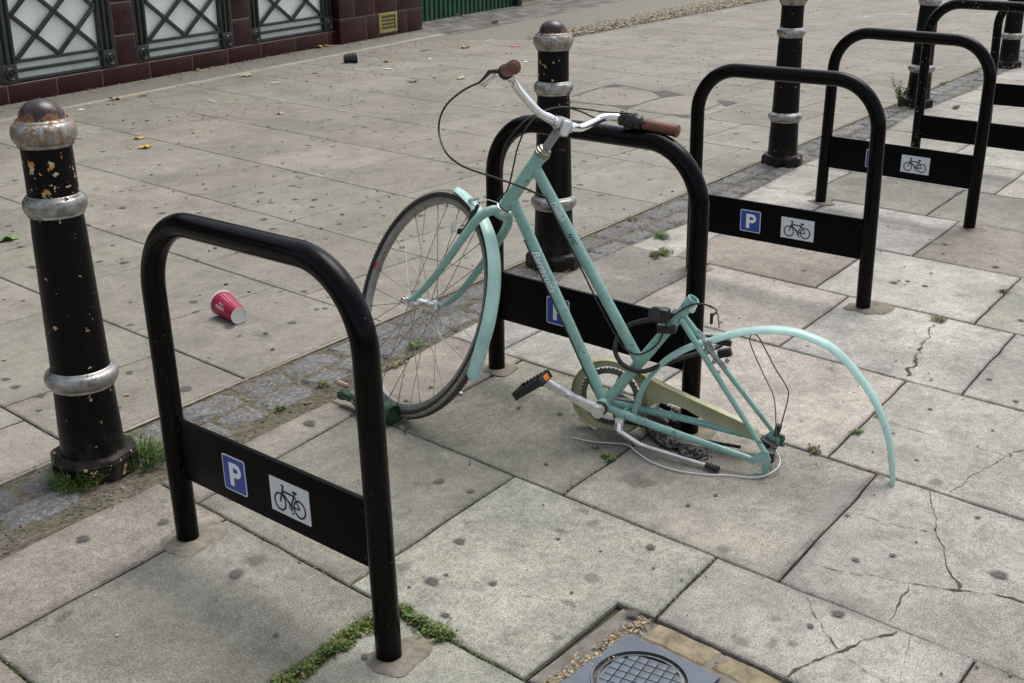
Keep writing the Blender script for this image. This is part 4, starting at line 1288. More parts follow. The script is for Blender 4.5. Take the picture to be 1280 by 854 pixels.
cable([(0.3160, 0.0200, 0.4860), (0.1930, 0.0200, 0.3650), (0.0980, 0.0200, 0.2690), (0.0090, 0.0180, 0.1880), (-0.0320, 0.0200, 0.1770), (-0.0590, 0.0220, 0.1930), (-0.0810, 0.0240, 0.2280), (-0.0870, 0.0280, 0.2680), (-0.0900, 0.0300, 0.3070), (-0.1080, 0.0280, 0.3400), (-0.1310, 0.0240, 0.3670), (-0.1520, 0.0200, 0.3770), (-0.1770, 0.0000, 0.3720), (-0.1920, -0.0050, 0.3650), (-0.1860, -0.0050, 0.3500)], .0024)
cable([(0.3410, 0.0160, 0.3540), (0.2210, 0.0160, 0.2270), (0.1090, 0.0140, 0.1040), (0.0450, 0.0120, 0.0330), (0.0090, 0.0000, -0.0020)], .0018)
# fork
mb = MB()
mb.tube([(0, 0, -.030), (0, 0, -.004)], [.0165, .0185], 18)
for sy in (1, -1):
    mb.tube(smooth_path([(0, sy * .004, -.014), (.002, sy * .026, -.020), (.004, sy * .046, -.048), (.004, sy * .053, -.10), (.004, sy * .055, -.22), (.012, sy * .055, -.31), (.030, sy * .053, -.37), (.047, sy * .052, -.398)], 5),
            [.0135 - .0065 * (k / 35) ** 1.4 for k in range(36)], 16)
    mb.prism([(.040, -.392), (.056, -.392), (.056, -.412), (.043, -.410)], (0, sy * .052 - .002, 0), (1, 0, 0), (0, 0, 1), (0, 1, 0), .004)
mb.build('fork', 'mint', bike, 45, MS)
# front wheel
WC = Vector((.0488, 0, -.4012))
MWh = Matrix.Translation(WC) @ Matrix.Rotation(R(-90), 4, 'X')   # local Z -> +Y (left)
wheel = bpy.data.objects.new('front_wheel', None); COL.objects.link(wheel); wheel.parent = bike; wheel.matrix_local = MS @ MWh
mb = MB()
rim_prof = [(.2876, .0085), (.2876, -.0085), (.294, -.0115), (.3045, -.0115), (.3045, -.0090), (.300, -.008), (.300, .008), (.3045, .0090), (.3045, .0115), (.294, .0115), (.2876, .0085)]
mb.lathe(rim_prof, 96, cap=False); mb.build('rim', 'dull_alloy', wheel, 30)
mb = MB(); RT, rt_ = .3118, .0160
def tp(a): return (RT + rt_ * math.sin(R(a)), rt_ * math.cos(R(a)))
def seg_(a0, a1, mi, n=6, bump_=0.0):
    pr = []
    for k in range(n + 1):
        a = a0 + (a1 - a0) * k / n; r__, h__ = tp(a); pr.append((r__, h__))
    mb.cm = mi; mb.lathe(pr, 120, cap=False)
seg_(210, 160, 0); seg_(160, 128, 1); seg_(128, 52, 2, 8); seg_(52, 20, 1); seg_(20, -30, 0); mb.cm = 0
# shoulder knurling
for k in range(150):
    a = 2 * PI * k / 150
    for sg_ in (1, -1):
        r__, h__ = tp(38); T = Matrix.Rotation(a, 4, 'Z'); mb.cm = 2
        mb.box(T @ Vector((r__, 0, sg_ * h__)), (.0022, .0045, .0022), T.to_3x3(), 0)
mb.build('tyre', ['tyre_black', 'tyre_tan', 'tyre_tread'], wheel, 40)
mb = MB(); mb.lathe([(.0045, -.066), (.0085, -.066), (.0085, -.056), (.0045, -.054), (.009, -.046), (.014, -.040), (.021, -.036), (.022, -.033), (.0155, -.028), (.0145, 0), (.0155, .028), (.022, .033), (.021, .036), (.014, .040), (.009, .046), (.0045, .054), (.0090, .056), (.0090, .066), (.0045, .067), (.0045, .074)], 24)
mb.build('hub', 'chrome', wheel, 30)
for k in range(32):
    a = 2 * PI * k / 32; side = 1 if k % 2 else -1; lead = R(58) * (1 if (k // 2) % 2 else -1)
    A = Vector((.0205 * math.cos(a + lead), .0205 * math.sin(a + lead), side * .0335)); B_ = Vector((.289 * math.cos(a), .289 * math.sin(a), side * .002))
    mb = MB(); mb.tube([A, B_], .00115, 6); mb.tube([B_.lerp(A, .045), B_], .0021, 6); mb.build('spoke', 'dull_alloy', wheel)
ad = R(--18.5)
mb = MB()
for k in range(8):
    a0 = ad + k * .011; a1 = a0 + .0105
    vs = [(r__ * math.cos(a), r__ * math.sin(a), .0119) for r__, a in ((.2925, a0), (.3035, a0), (.3035, a1), (.2925, a1))]
    mb.add(vs, [(0, 1, 2, 3)])
mb.build('rim_decal', 'red_decal', wheel, 0)
mb = MB(); mb.box((-.262 * .9, .10, .0), (.03, .012, .018), Matrix.Identity(3), .004); 
# mudguards
def guard(name, C, angs, width, mat, M4):
    """angs: list of (angle, radius) in the wheel plane (x fwd, z up)"""
    mb = MB(); rows = []
    n = 60; seg = 8
    for i in range(n + 1):
        t_ = i / n * (len(angs) - 1); k = min(int(t_), len(angs) - 2); f_ = t_ - k; f2 = f_ * f_ * (3 - 2 * f_)
        a = R(angs[k][0] + (angs[k + 1][0] - angs[k][0]) * f_); rad = angs[k][1] + (angs[k + 1][1] - angs[k][1]) * f_
        endk = min(1, min(i, n - i) / 2.0 * .5 + .55)
        row = []
        for j in range(seg + 1):
            b = R(-62 + 124 * j / seg); y = width / 2 * math.sin(b) / math.sin(R(62)) * endk; dr = -(1 - math.cos(b)) * width * .52
            row.append((rad + dr, y, a))
        rows.append(row)
    vs = []
    for off in (0, -.0014):
        for row in rows:
            for rad, y, a in row: vs.append((C[0] + (rad + off) * math.cos(a), y * (1 if off == 0 else .97), C[2] + (rad + off) * math.sin(a)))
    fs = []; K = (n + 1) * (seg + 1)
    for i in range(n):
        for j in range(seg):
            q = i * (seg + 1) + j
            fs.append((q, q + 1, q + seg + 2, q + seg + 1)); fs.append((K + q, K + q + seg + 1, K + q + seg + 2, K + q + 1))
        for j in (0, seg):
            q = i * (seg + 1) + j; fs.append((q, q + seg + 1, K + q + seg + 1, K + q))
    for i in (0, n):
        for j in range(seg):
            q = i * (seg + 1) + j; fs.append((q, q + 1, K + q + 1, K + q))
    mb.add(vs, fs)
    return mb.build(name, mat, bike, 50, M4)
guard('front_mudguard', WC, [(61, .340), (75, .333), (98, .334), (114, .335), (137, .332), (155, .334), (164, .345), (172, .358)], .044, 'mint_fender', MS)
guard('rear_mudguard', RA, [(-10, .376), (5, .373), (21, .363), (37, .346), (43, .338), (55, .338), (69, .342), (82, .346), (96, .342), (114, .322), (135, .309), (156, .308), (171, .318)], .044, 'mint_fender', None)
# guard stays
mb = MB()
mb.tube(smooth_path([(-0.2940, 0.0000, 0.3460), (-0.2960, 0.0200, 0.3360), (-0.3160, 0.0300, 0.3140), (-0.3630, 0.0450, 0.2720), (-0.4050, 0.0520, 0.2310), (-0.4350, 0.0600, 0.1700), (-0.4550, 0.0660, 0.1200)], 5), .0016, 7)
mb.tube(smooth_path([(-0.2940, 0.0000, 0.3460), (-0.3100, -0.0200, 0.3370), (-0.3380, -0.0300, 0.3080), (-0.3810, -0.0450, 0.2620), (-0.4240, -0.0520, 0.2240), (-0.4360, -0.0560, 0.1980), (-0.4450, -0.0600, 0.1320), (-0.4510, -0.0640, 0.0830)], 5), .0018, 7)
mb.build('mudguard_stay', 'steel_dark', bike)
mb = MB(); mb.tube([(WC.x + .33 * math.cos(R(155)), .0, WC.z + .33 * math.sin(R(155))), (WC.x - .15, .040, WC.z + .07), (WC.x, .060, WC.z)], .0015, 6)
# front caliper brake
mb = MB()
pb_ = (0.0720, 0.0300, -0.1760)
mb.box((0.0590, 0.0220, -0.1450), (.034, .016, .016), Matrix.Rotation(R(35), 3, 'Y'), .004)
mb.tube([(0.0610, 0.0280, -0.0500), (0.0510, 0.0340, -0.0720), (0.0420, 0.0340, -0.0990), (0.0480, 0.0300, -0.1310)], [.0045, .007, .0065, .006], 10, flat=.6)
mb.build('caliper_arm', 'plastic_black', bike, 40, MS); mb = MB()
mb.tube([(0.1260, -0.0200, -0.0780), (0.1310, -0.0360, -0.1300), (0.1230, -0.0300, -0.1610)], [.005, .007, .006], 10, flat=.6)

cal = mb.build('front_brake', 'plastic_black', bike, 40, MS)
mb = MB(); mb.tube([(0.1180, 0.0180, -0.0800), (0.0790, 0.0180, -0.0420)], .0042, 10); mb.tube([(0.0610, 0.0350, -0.0730), (0.0520, 0.0450, -0.0590)], .005, 10); mb.tube([(0.1280, 0.0120, -0.0790), (0.0560, 0.0100, -0.0240), (0.0180, 0.0080, -0.0030)], .0014, 6); mb.build('linkage', 'alloy', cal)
mb = MB(); mb.box((0.1050, 0.0220, -0.1640), (.034, .006, .020), Matrix.Rotation(R(-40), 3, 'Y'), .003); mb.build('reflector', 'clear_white', bike, 30, MS)
# drivetrain
mb = MB(); n = 44; vs = []
T = []
for k in range(n * 2):
    a = PI * k / n; r__ = .086 if k % 2 else .0815; T.append((r__ * math.cos(a), r__ * math.sin(a)))
inner = [(.068 * math.cos(PI * k / n), .068 * math.sin(PI * k / n)) for k in range(n * 2)]
vs = [(x, -.046, z) for x, z in T] + [(x, -.046, z) for x, z in inner] + [(x, -.049, z) for x, z in T] + [(x, -.049, z) for x, z in inner]
N2 = n * 2; fs = []
for k in range(N2):
    l = (k + 1) % N2
    fs += [(k, l, N2 + l, N2 + k), (2 * N2 + k, 3 * N2 + k, 3 * N2 + l, 2 * N2 + l), (k, 2 * N2 + k, 2 * N2 + l, l), (N2 + k, N2 + l, 3 * N2 + l, 3 * N2 + k)]
mb.add(vs, fs)
for k in range(5):
    a = 2 * PI * k / 5 + .4
    mb.tube([(.012 * math.cos(a), -.044, .012 * math.sin(a)), (.070 * math.cos(a), -.046, .070 * math.sin(a))], [.011, .006], 8, flat=.45)
mb.build('chainring', 'steel_dark', bike, 30)
mb = MB()
def plate(poly, y0, y1): mb.prism(poly, (0, y0, 0), (1, 0, 0), (0, 0, 1), (0, 1, 0), y1 - y0)
# ring of the guard, with rolled rim
for k in range(64):
    a0 = 2 * PI * k / 64; a1 = 2 * PI * (k + 1) / 64
    plate([(.086 * math.cos(a0), .086 * math.sin(a0)), (.108 * math.cos(a0), .108 * math.sin(a0)), (.108 * math.cos(a1), .108 * math.sin(a1)), (.086 * math.cos(a1), .086 * math.sin(a1))], -.056, -.053)
mb.lathe([(.1085, -.0), (.1105, .004), (.1105, .020), (.1075, .0205), (.1075, -.0)], 64, Matrix.Translation((0, -.036, 0)) @ Matrix.Rotation(R(90), 4, 'X'), cap=False)
arm = [(-.035, .108), (-.11, .098), (-.20, .094), (-.36, .090), (-.395, .082), (-.41, .066), (-.400, .052), (-.36, .040), (-.30, .036), (-.25, .046), (-.20, .052), (-.16, .050), (-.125, .036), (-.108, .012), (-.092, .060)]
mb.prism(arm, (0, -.0565, 0), (1, 0, 0), (0, 0, 1), (0, 1, 0), .003)
top = [(-.035, .108), (-.11, .098), (-.20, .094), (-.36, .090), (-.395, .082), (-.41, .066)]
for i in range(len(top) - 1):
    (xa, za), (xb, zb) = top[i], top[i + 1]
    mb.add([(xa, -.0565, za + .0015), (xb, -.0565, zb + .0015), (xb, -.034, zb + .0015), (xa, -.034, za + .0015), (xa, -.0565, za - .001), (xb, -.0565, zb - .001), (xb, -.034, zb - .001), (xa, -.034, za - .001)],
           [(0, 1, 2, 3), (7, 6, 5, 4), (3, 2, 6, 7), (0, 4, 5, 1)])
mb.build('chain_guard', 'guard_olive', bike, 30)
def crank(tip, y0, y1, mat='alloy'):
    mb = MB(); tip = Vector(tip); d = tip.normalized(); q = Vector((-d.z, 0, d.x)); L_ = tip.length
    prof = [(0, .017), (.02, .0155), (.05, .0125), (L_ * .5, .0115), (L_ - .03, .0120), (L_ - .008, .0125), (L_ + .008, .009)]
    ys = [y0 + (y1 - y0) * (x / L_) ** 1.0 for x, _ in prof]
    rows = []
    for (x, h), y in zip(prof, ys):
        c = d * x + Vector((0, y, 0)); rows.append([c + q * h + Vector((0, .003, 0)), c + q * h * .7 + Vector((0, .0065, 0)), c - q * h * .7 + Vector((0, .0065, 0)), c - q * h + Vector((0, .003, 0)), c - q * h - Vector((0, .005, 0)), c + q * h - Vector((0, .005, 0))])
    vs = [v for r_0 in rows for v in r_0]; fs = [(5, 4, 3, 2, 1, 0), tuple(range(6 * (len(rows) - 1), 6 * len(rows)))]
    for i in range(len(rows) - 1):
        for k in range(6): fs.append((i * 6 + k, i * 6 + (k + 1) % 6, (i + 1) * 6 + (k + 1) % 6, (i + 1) * 6 + k))
    mb.add(vs, fs)
    s1_ = 1 if y0 > 0 else -1
    mb.tube([(0, y0 - s1_ * .012, 0), (0, y0 + s1_ * .012, 0)], .0165, 18); mb.tube([(0, y0 + s1_ * .010, 0), (0, y0 + s1_ * .0135, 0)], .0105, 16)
    return mb.build('crank', mat, bike, 30)
cr = crank((.160, 0, .022), .058, .072)
mb = MB(); mb.tube([(.088, .0700, .0125), (.088, .0762, .0125)], .0085, 20); bd = mb.build('badge', 'sign_white', cr)
mb = MB(); mb.box((.088, .0764, .0125), (.011, .0008, .0028), Matrix.Rotation(R(20), 3, 'Y')); mb.build('badge_mark', 'red_decal', cr)
mb = MB(); mb.tube([(0, .030, 0), (0, .048, 0)], .019, 18); mb.tube([(0, .04, 0), (0, .058, 0)], .010, 14); mb.build('bottom_bracket', 'plastic_black', bike)
cr2 = crank((-.160, 0, -.022), -.064, -.076, 'steel_dark')
def pedal(c, ang, sy):
    c = Vector(c); Rm = Matrix.Rotation(ang, 3, 'Y')   # local x along platform
    mb = MB()
    for s2 in (1, -1): mb.box(c + Rm @ Vector((s2 * .043, 0, 0)), (.010, .070, .024), Rm, .003)
    for yy in (-.031, 0, .031): mb.box(c + Rm @ Vector((0, yy, 0)), (.084, .008, .020 if yy else .012), Rm, .003)
    for k in range(7):
        for s2 in (1, -1): mb.box(c + Rm @ Vector((-.036 + k * .012, s2 * .031, .0115)), (.005, .010, .004), Rm, .001)
    mb.tube([c - Vector((0, sy * .052, 0)), c + Vector((0, sy * .033, 0))], .0085, 14)
    o = mb.build('pedal', 'plastic_black', bike, 30)
    mb = MB()
    for s2 in (1, -1): mb.box(c + Rm @ Vector((s2 * .0485, 0, 0)), (.0016, .030, .015), Rm, .0006)
    mb.build('reflector', 'orange', o); return o
pedal((.178, .122, .026), R(52), 1)
pedal((-.160, -.128, -.022), R(-8), -1)
# chain: sagging loop dropped to the ground plus upper run
mb = MB()
path = smooth_path([(-0.0862, -0.1295, -0.0670), (-0.1197, -0.0735, -0.0595), (-0.1461, -0.0335, -0.0540), (-0.1798, 0.0042, -0.0454), (-0.2086, 0.0187, -0.0371), (-0.2266, 0.0082, -0.0308), (-0.2442, 0.0453, -0.0268), (-0.2729, 0.0539, -0.0185), (-0.2950, 0.0347, -0.0120)], 10)
def chain_along(path, mb):
    acc = 0; k = 0
    for i in range(len(path) - 1):
        acc += (path[i + 1] - path[i]).length
        if acc > .0115:
            acc = 0; d = (path[i + 1] - path[i]).normalized(); x, y, z = frame_of(d); Rm = Matrix((z, x, y)).transposed()
            mb.box(path[i], (.0135, .0075 if k % 2 else .0050, .0085), Rm, .002); k += 1
dense = []
for i in range(len(path) - 1):
    for k in range(6): dense.append(path[i].lerp(path[i + 1], k / 6))
chain_along(dense, mb)
mb.build('sagging_chain', 'tyre_black', bike, 30); mb = MB()
run = smooth_path([(-.05, -.046, -.055), (-.16, -.046, -.030), (-.26, -.046, -.012), (-.38, -.048, .018)], 60)
chain_along(run, mb)
mb.build('chain', 'tyre_black', bike, 30)
# rear derailleur and the black end of the cable at the dropouts
mb = MB()
mb.box((-CSL - .006, .020, DZ + .000), (.022, .030, .030), Matrix.Rotation(R(18), 3, 'Y'), .005)
mb.box((-CSL + .012, -.040, DZ - .004), (.050, .030, .024), Matrix.Rotation(R(-12), 3, 'Y'), .005)
mb.tube([(-0.4420, -0.0300, 0.1290), (-0.4460, -0.0300, 0.0960)], [.009, .0075], 12)
mb.tube([(-CSL, -.07, DZ), (-CSL, .04, DZ)], .0045, 10)
mb.build('rear_derailleur', 'plastic_black', bike, 30)
mb = MB()
mb.tube([(-CSL - .012, -.075, DZ + .014), (-CSL - .012, -.066, DZ + .014)], .012, 14); mb.tube([(-CSL + .01, .05, DZ + .020), (-CSL + .01, .062, DZ + .020)], .006, 12)
mb.prism([(-CSL - .030, DZ - .004), (-CSL - .008, DZ + .020), (-CSL + .010, DZ + .012), (-CSL + .004, DZ - .016)], (0, -.072, 0), (1, 0, 0), (0, 0, 1), (0, 1, 0), .004)
mb.build('hanger_plate', 'mint_dark', bike, 30)
# rear brake on the seat stays
mb = MB()
mb.tube([(-0.1810, 0.0180, 0.2940), (-0.2140, 0.0200, 0.2690), (-0.2470, 0.0180, 0.2500), (-0.2670, 0.0120, 0.2380)], [.0065, .0085, .008, .0065], 10, flat=.55)
mb.tube([(-0.1610, -0.0200, 0.2920), (-0.1810, -0.0300, 0.2780), (-0.2170, -0.0350, 0.2540)], [.005, .006, .006], 10, flat=.55)
for px_ in ((-0.2340, 0.0260, 0.2480), (-0.2620, 0.0100, 0.2560), (-0.2040, 0.0260, 0.2900)): mb.tube([Vector(px_) - Vector((0, .006, 0)), Vector(px_) + Vector((0, .004, 0))], .0062, 12)
mb.tube(smooth_path([(-0.1500, 0.0000, 0.3690), (-0.1650, 0.0000, 0.3710), (-0.1890, -0.0020, 0.3670), (-0.2020, -0.0050, 0.3480), (-0.2120, -0.0080, 0.3240)], 5), .0022, 7)
mb.build('rear_brake', 'dull_alloy', bike, 40)
mb = MB()
mb.box((-0.2320, -0.0100, 0.2900), (.048, .014, .015), Matrix.Rotation(R(14), 3, 'Y'), .004)
mb.build('brake_pad', 'rubber', bike, 30); mb = MB()
mb.box((-0.2470, -0.0200, 0.2610), (.036, .020, .022), Matrix.Rotation(R(35), 3, 'Y'), .005)
mb.build('brake_pad', 'rubber', bike, 30)
mb = MB(); mb.tube([(-0.1820, -0.0050, 0.3540), (-0.1900, -0.0050, 0.3270)], [.0045, .004], 10); mb.build('cable_boot', 'rubber', bike, 30)
mb = MB(); mb.box((-0.2140, 0.0020, 0.2880), (.012, .012, .010), Matrix.Identity(3), .003); mb.build('barrel_cap', 'yellow', bike, 30)
# kickstand
mb = MB()
k1 = Vector((-0.0600, 0.0400, -0.0170)); k2 = Vector((-0.0660, 0.0460, -0.0350)); k3 = Vector((-0.1330, 0.0520, -0.0450)); k4 = Vector((-0.3179, 0.0904, -0.0003)); k5 = Vector((-0.3483, 0.1003, 0.0074))
mb.tube([k1, k2], [.013, .016], 10, flat=.8); mb.box((-0.0600, 0.0340, -0.0150), (.026, .020, .026), Matrix.Rotation(R(20), 3, 'Y'), .005)
mb.tube([k2, k2.lerp(k3, .6), k3, k3.lerp(k4, .15), k4], [.0095, .0085, .0072, .0062, .0058], 12)
ks = mb.build('kickstand', 'chrome', bike, 40)
mb = MB(); mb.tube([k4.lerp(k5, -.1), k5], [.0085, .0088], 14); mb.build('rubber_foot', 'rubber', ks)
# loose brake cable lying on the slabs
cable([(0.0450, 0.0437, -0.1129), (-0.0089, 0.0476, -0.0978), (-0.0603, 0.0405, -0.0813), (-0.1010, 0.0472, -0.0632), (-0.1373, 0.0728, -0.0585), (-0.1853, 0.1097, -0.0467), (-0.2519, 0.1315, -0.0274), (-0.3207, 0.1274, -0.0074), (-0.3761, 0.1094, 0.0087), (-0.4329, 0.1004, 0.0252), (-0.4630, 0.0808, 0.0377), (-0.4814, 0.0421, 0.0494), (-0.4783, 0.0057, 0.0569), (-0.4604, -0.0152, 0.0653)], .0019, 'white_cable', 'loose_cable', 8)
# dark clotted dirt under the crank lies on the slab
# ------------------------------------------------------------------ lock
lock = thing('bicycle_lock', 'black cable lock looped round the seat tube and stand leg', 'lock', (2.45, 1.60, .0))
LI = Matrix.Translation((-2.45, -1.60, 0)) @ MBK
mb = MB()
bc = SD * .318
x_, y_, z_ = frame_of(SD)
Tm = Matrix((x_, y_, z_)).transposed().to_4x4()
mb.box(Vector((-0.0660, 0.0300, 0.3110)), (.050, .034, .040), Matrix.Rotation(R(18), 3, 'Y'), .011)
mb.tube([Vector((-0.0520, 0.0440, 0.3140)), Vector((-0.0540, 0.0600, 0.3210))], .0165, 20)
mb.box(SD * .290 + Vector((.004, .0, 0)), (.050, .044, .024), Matrix.Rotation(R(20), 3, 'Y'), .006)
mb.box(SD * .335 + Vector((.004, -.01, 0)), (.040, .040, .014), Matrix.Rotation(R(20), 3, 'Y'), .005)
mb.build('lock_body', 'plastic_black', lock, 35, LI)
mb = MB()
mb.tube(smooth_path([(-0.0490, 0.0220, 0.2890), (-0.0140, -0.0150, 0.2530), (0.0150, -0.0260, 0.2220), (0.0280, -0.0200, 0.1870), (0.0190, 0.0100, 0.1610), (-0.0090, 0.0300, 0.1440), (-0.0440, 0.0340, 0.1400), (-0.0760, 0.0300, 0.1480), (-0.1060, 0.0100, 0.1710), (-0.1400, -0.0300, 0.1900), (-0.1810, -0.0700, 0.2120), (-0.2210, -0.1200, 0.2330), (-0.2140, -0.1700, 0.2310), (-0.1660, -0.1900, 0.2100), (-0.1070, -0.1900, 0.1910), (-0.0630, -0.1500, 0.2110), (-0.0490, -0.0900, 0.2610), (-0.0590, -0.0200, 0.2900)], 7), .0064, 12)
mb.build('cable', 'rubber', lock, 60, LI)

# ------------------------------------------------------------------ litter
# red paper coffee cup lying on its side
def cup(name, P0, P1, r0, r1, label, mats, text=None):
    """P0 mouth centre, P1 base centre (world)"""
    P0 = Vector(P0); P1 = Vector(P1); ax = (P1 - P0).normalized(); L_ = (P1 - P0).length
    x = Vector((0, 0, 1)); x = (x - ax * x.dot(ax)).normalized(); y = ax.cross(x)
    M4 = Matrix((x, y, ax)).transposed().to_4x4(); M4.translation = P0
    root = thing(name, label, 'cup', mat4=M4)
    n = 40
    mb = MB(); mb.lathe([(r0, .004), (r1, L_)], n, cap=False); body = mb.build('body', mats[0], root, 40)
    mb = MB(); mb.lathe([(r0 - .0008, .004), (r0 + .0016, .003), (r0 + .0018, -.0005), (r0, -.0015), (r0 - .0016, .001), (r0 - .002, .006), (r1 - .0012, L_ - .008), (.001, L_ - .008)], n, cap=False); mb.build('lip', mats[1], root, 40)
    mb = MB(); mb.lathe([(r1, L_ - .0005), (r1 + .0004, L_ + .001), (r1 - .0014, L_ + .0012), (r1 - .0022, L_ - .006), (.001, L_ - .006)], n, cap=False); mb.build('base', mats[1], root, 40)
    return root, body, M4, L_
CUPP0, CUPP1 = (2.2845, 3.3843, 0.0455), (2.2663, 3.2642, 0.0305)
root, body, M4c, Lc = cup('coffee_cup', CUPP0, CUPP1, .0445, .0295, 'crimson takeaway paper cup lying on its side left of the bicycle', ['cup_red', 'cup_white'])
def cup_text(s__, size, z_at, ang):
    """lettering that runs along the wall, from base towards mouth"""
    vs, fs = text_geo(s__, size, 0, 1.0, 1, .0004 if size > .01 else .0001)
    mb = MB(); out = []
    for v in vs:
        zz = z_at - v.x
        rr__ = .0445 + (.0295 - .0445) * zz / Lc + .0005
        a = ang + v.y / rr__
        out.append((rr__ * math.cos(a), rr__ * math.sin(a), zz))
    mb.add(out, fs); mb.build('lettering', 'cup_white', body, 0)
CA = R(72)
cup_text('COSTA', .0150, Lc * .44, CA)
cup_text('COFFEE', .0068, Lc * .44, CA - .0130 / .038)
mb = MB()
for k in range(2):
    a = CA - R(52) - k * R(16); zz0, zz1 = .02, .075
    pts = [((.0450 - .015 * z / Lc) * math.cos(a), (.0450 - .015 * z / Lc) * math.sin(a), z) for z in (zz0, .05, zz1)]
    mb.tube(pts, .0005, 5)
mb.build('stripe', 'cup_white', body, 0)
cup('plastic_cup', (7.0106, 8.0141, 0.0430), (6.9165, 8.0848, 0.0360), .043, .034, 'dark plastic cup lying below the pier of the tiled building', ['cup_dark', 'cup_rim'])
# crushed green bottle behind the leg of the nearest stand
bt_ = thing('glass_bottle', 'broken green glass bottle under the front tyre', 'bottle', (2.045, 2.37, 0))
mb = MB(); T = Matrix.Translation((0, -.115, .031)) @ Matrix.Rotation(R(-90), 4, 'X') @ Matrix.Rotation(.3, 4, 'Z')
mb.lathe([(.001, .002), (.026, .0), (.0305, .006), (.031, .03), (.031, .105), (.028, .13), (.019, .152), (.0145, .165), (.0140, .205), (.0160, .207), (.0160, .220), (.0140, .222), (.0115, .221), (.0115, .17), (.027, .13), (.029, .105), (.029, .01), (.001, .008)], 28, T, cap=False)
for i, v in enumerate(mb.v):
    q = noise.noise(Vector(v) * 28) * .006; mb.v[i] = (v[0] + q, v[1], max(.0006, v[2] + q))
mb.build('bottle_body', 'bottle_glass', bt_, 25)
mb = MB()
for k in range(4):
    mb = MB()
    a = rnd.uniform(0, 6); x = rnd.uniform(-.035, .05); y = -.125 + rnd.uniform(-.05, .03)
    mb.add([(x, y, .003), (x + .018 * math.cos(a), y + .018 * math.sin(a), .004), (x + .012 * math.cos(a + 1), y + .012 * math.sin(a + 1), .018), (x + .003, y, .006)], [(0, 1, 2), (0, 2, 3), (0, 1, 3), (1, 2, 3)])
    mb.build('shard', 'bottle_glass', bt_, 0)

def leaf(xy, size, mat, label, cat='leaf', grp='fallen leaves on the paving', name='fallen_leaf', curl=.35, z=.004):
    x, y = xy; size *= 1.45
    mb = MB(); n = 14; ph = rnd.uniform(0, 6); vs = [(0, 0, .002)]
    for k in range(n):
        a = 2 * PI * k / n; rr__ = size * (.55 + .45 * abs(math.cos(a * 2.5 + 1))) * (1 + .3 * math.cos(a)) * .7
        vs.append((rr__ * math.cos(a + ph), rr__ * math.sin(a + ph) * .75, .001 + curl * size * (rnd.random() ** 2) * .8))
    mb.add(vs, [(0, 1 + k, 1 + (k + 1) % n) for k in range(n)])
    o = mb.build(name, mat, None, 60); o.location = (x, y, z); tag(o, label, cat, grp); return o
leaf((4.5533, 7.8156), .055, 'leaf_tan', 'pale crumpled leaf on the paving right of the leftmost bollard top')
leaf((3.8509, 6.4262), .040, 'leaf_yellow', 'yellow leaf on the paving, farther of a close pair')
leaf((3.7417, 6.1512), .050, 'leaf_yellow', 'wider yellow leaf on the paving, nearer of a close pair')
leaf((4.7731, 7.8343), .040, 'leaf_brown', 'brown curled leaf behind the pale crumpled leaf')
leaf((6.5305, 6.8170), .050, 'leaf_green', 'bright green leaf on the paving left of the handlebar')
leaf((6.8977, 6.6516), .050, 'leaf_pale', 'pale green leaf just left of the brake lever')
leaf((2.2492, 4.8696), .055, 'leaf_green', 'green leaf at the left edge beside the bollard shaft')
leaf((7.4564, 9.0847), .060, 'leaf_yellow', 'yellow leaf at the foot of the last lattice window')
leaf((7.6080, 9.1006), .060, 'leaf_yellow', 'bright yellow leaf against the foot of the tiled pier')
leaf((10.5803, 10.2254), .065, 'leaf_tan', 'tan leaf on the dark block paving by the hoarding')
leaf((10.2507, 9.3321), .065, 'leaf_tan', 'tan leaf lying on the dark blocks beyond the handlebar')
leaf((8.3811, 8.0121), .060, 'leaf_tan', 'orange tan leaf at the edge of the dark blocks')
leaf((7.9522, 8.1380), .035, 'leaf_brown', 'dark brown curled leaf on the paving right of the plastic cup')
leaf((7.1909, 7.8297), .040, 'leaf_brown', 'small brown leaf just right of the plastic cup')
leaf((4.9502, 6.4620), .028, 'leaf_tan', 'small tan leaf in the middle of the back paving')
leaf((6.3341, 7.7769), .035, 'leaf_brown', 'brown scrap of leaf below the plastic cup')
leaf((5.8081, 8.6697), .040, 'leaf_brown', 'brown leaf at the foot of the plinth under the second window')
leaf((5.8865, 8.0869), .060, 'leaf_pale', 'large pale leaf near the foot of the second pillar')
def scrap(xy, L, W, mat, label, name='paper_scrap'):
    mb = MB(); a = rnd.uniform(0, 3)
    mb.box((0, 0, .002), (L, W, .003), Matrix.Rotation(a, 3, 'Z'), .001)
    for i, v in enumerate(mb.v): mb.v[i] = (v[0], v[1], v[2] + .004 * abs(noise.noise(Vector(v) * 40)))
    o = mb.build(name, mat, None, 30); o.location = (xy[0], xy[1], .002); tag(o, label, 'litter', 'white scraps of litter'); return o
scrap((4.1563, 7.6124), .045, .03, 'paper', 'round white scrap right of the leftmost bollard dome')
scrap((4.9558, 7.2463), .09, .014, 'paper', 'thin white paper strip lying between the yellow leaves and the dark cup')
scrap((5.8011, 7.5954), .08, .02, 'paper', 'white paper strip left of and below the dark plastic cup')
scrap((6.8928, 7.4888), .08, .03, 'paper', 'white ticket on the paving right of the dark plastic cup')
scrap((7.5817, 7.7009), .08, .02, 'paper', 'folded white scrap behind the white ticket')
scrap((8.7724, 7.7495), .09, .05, 'pink_paper', 'crumpled salmon pink wrapper left of the second bollard top')
scrap((7.9783, 6.9184), .05, .03, 'paper', 'white scrap against the second bollard, right of the pink wrapper')
scrap((2.1469, 2.5869), .045, .008, 'leaf_tan', 'cigarette end on the cobble mortar beside the nearest stand', 'cigarette_end')
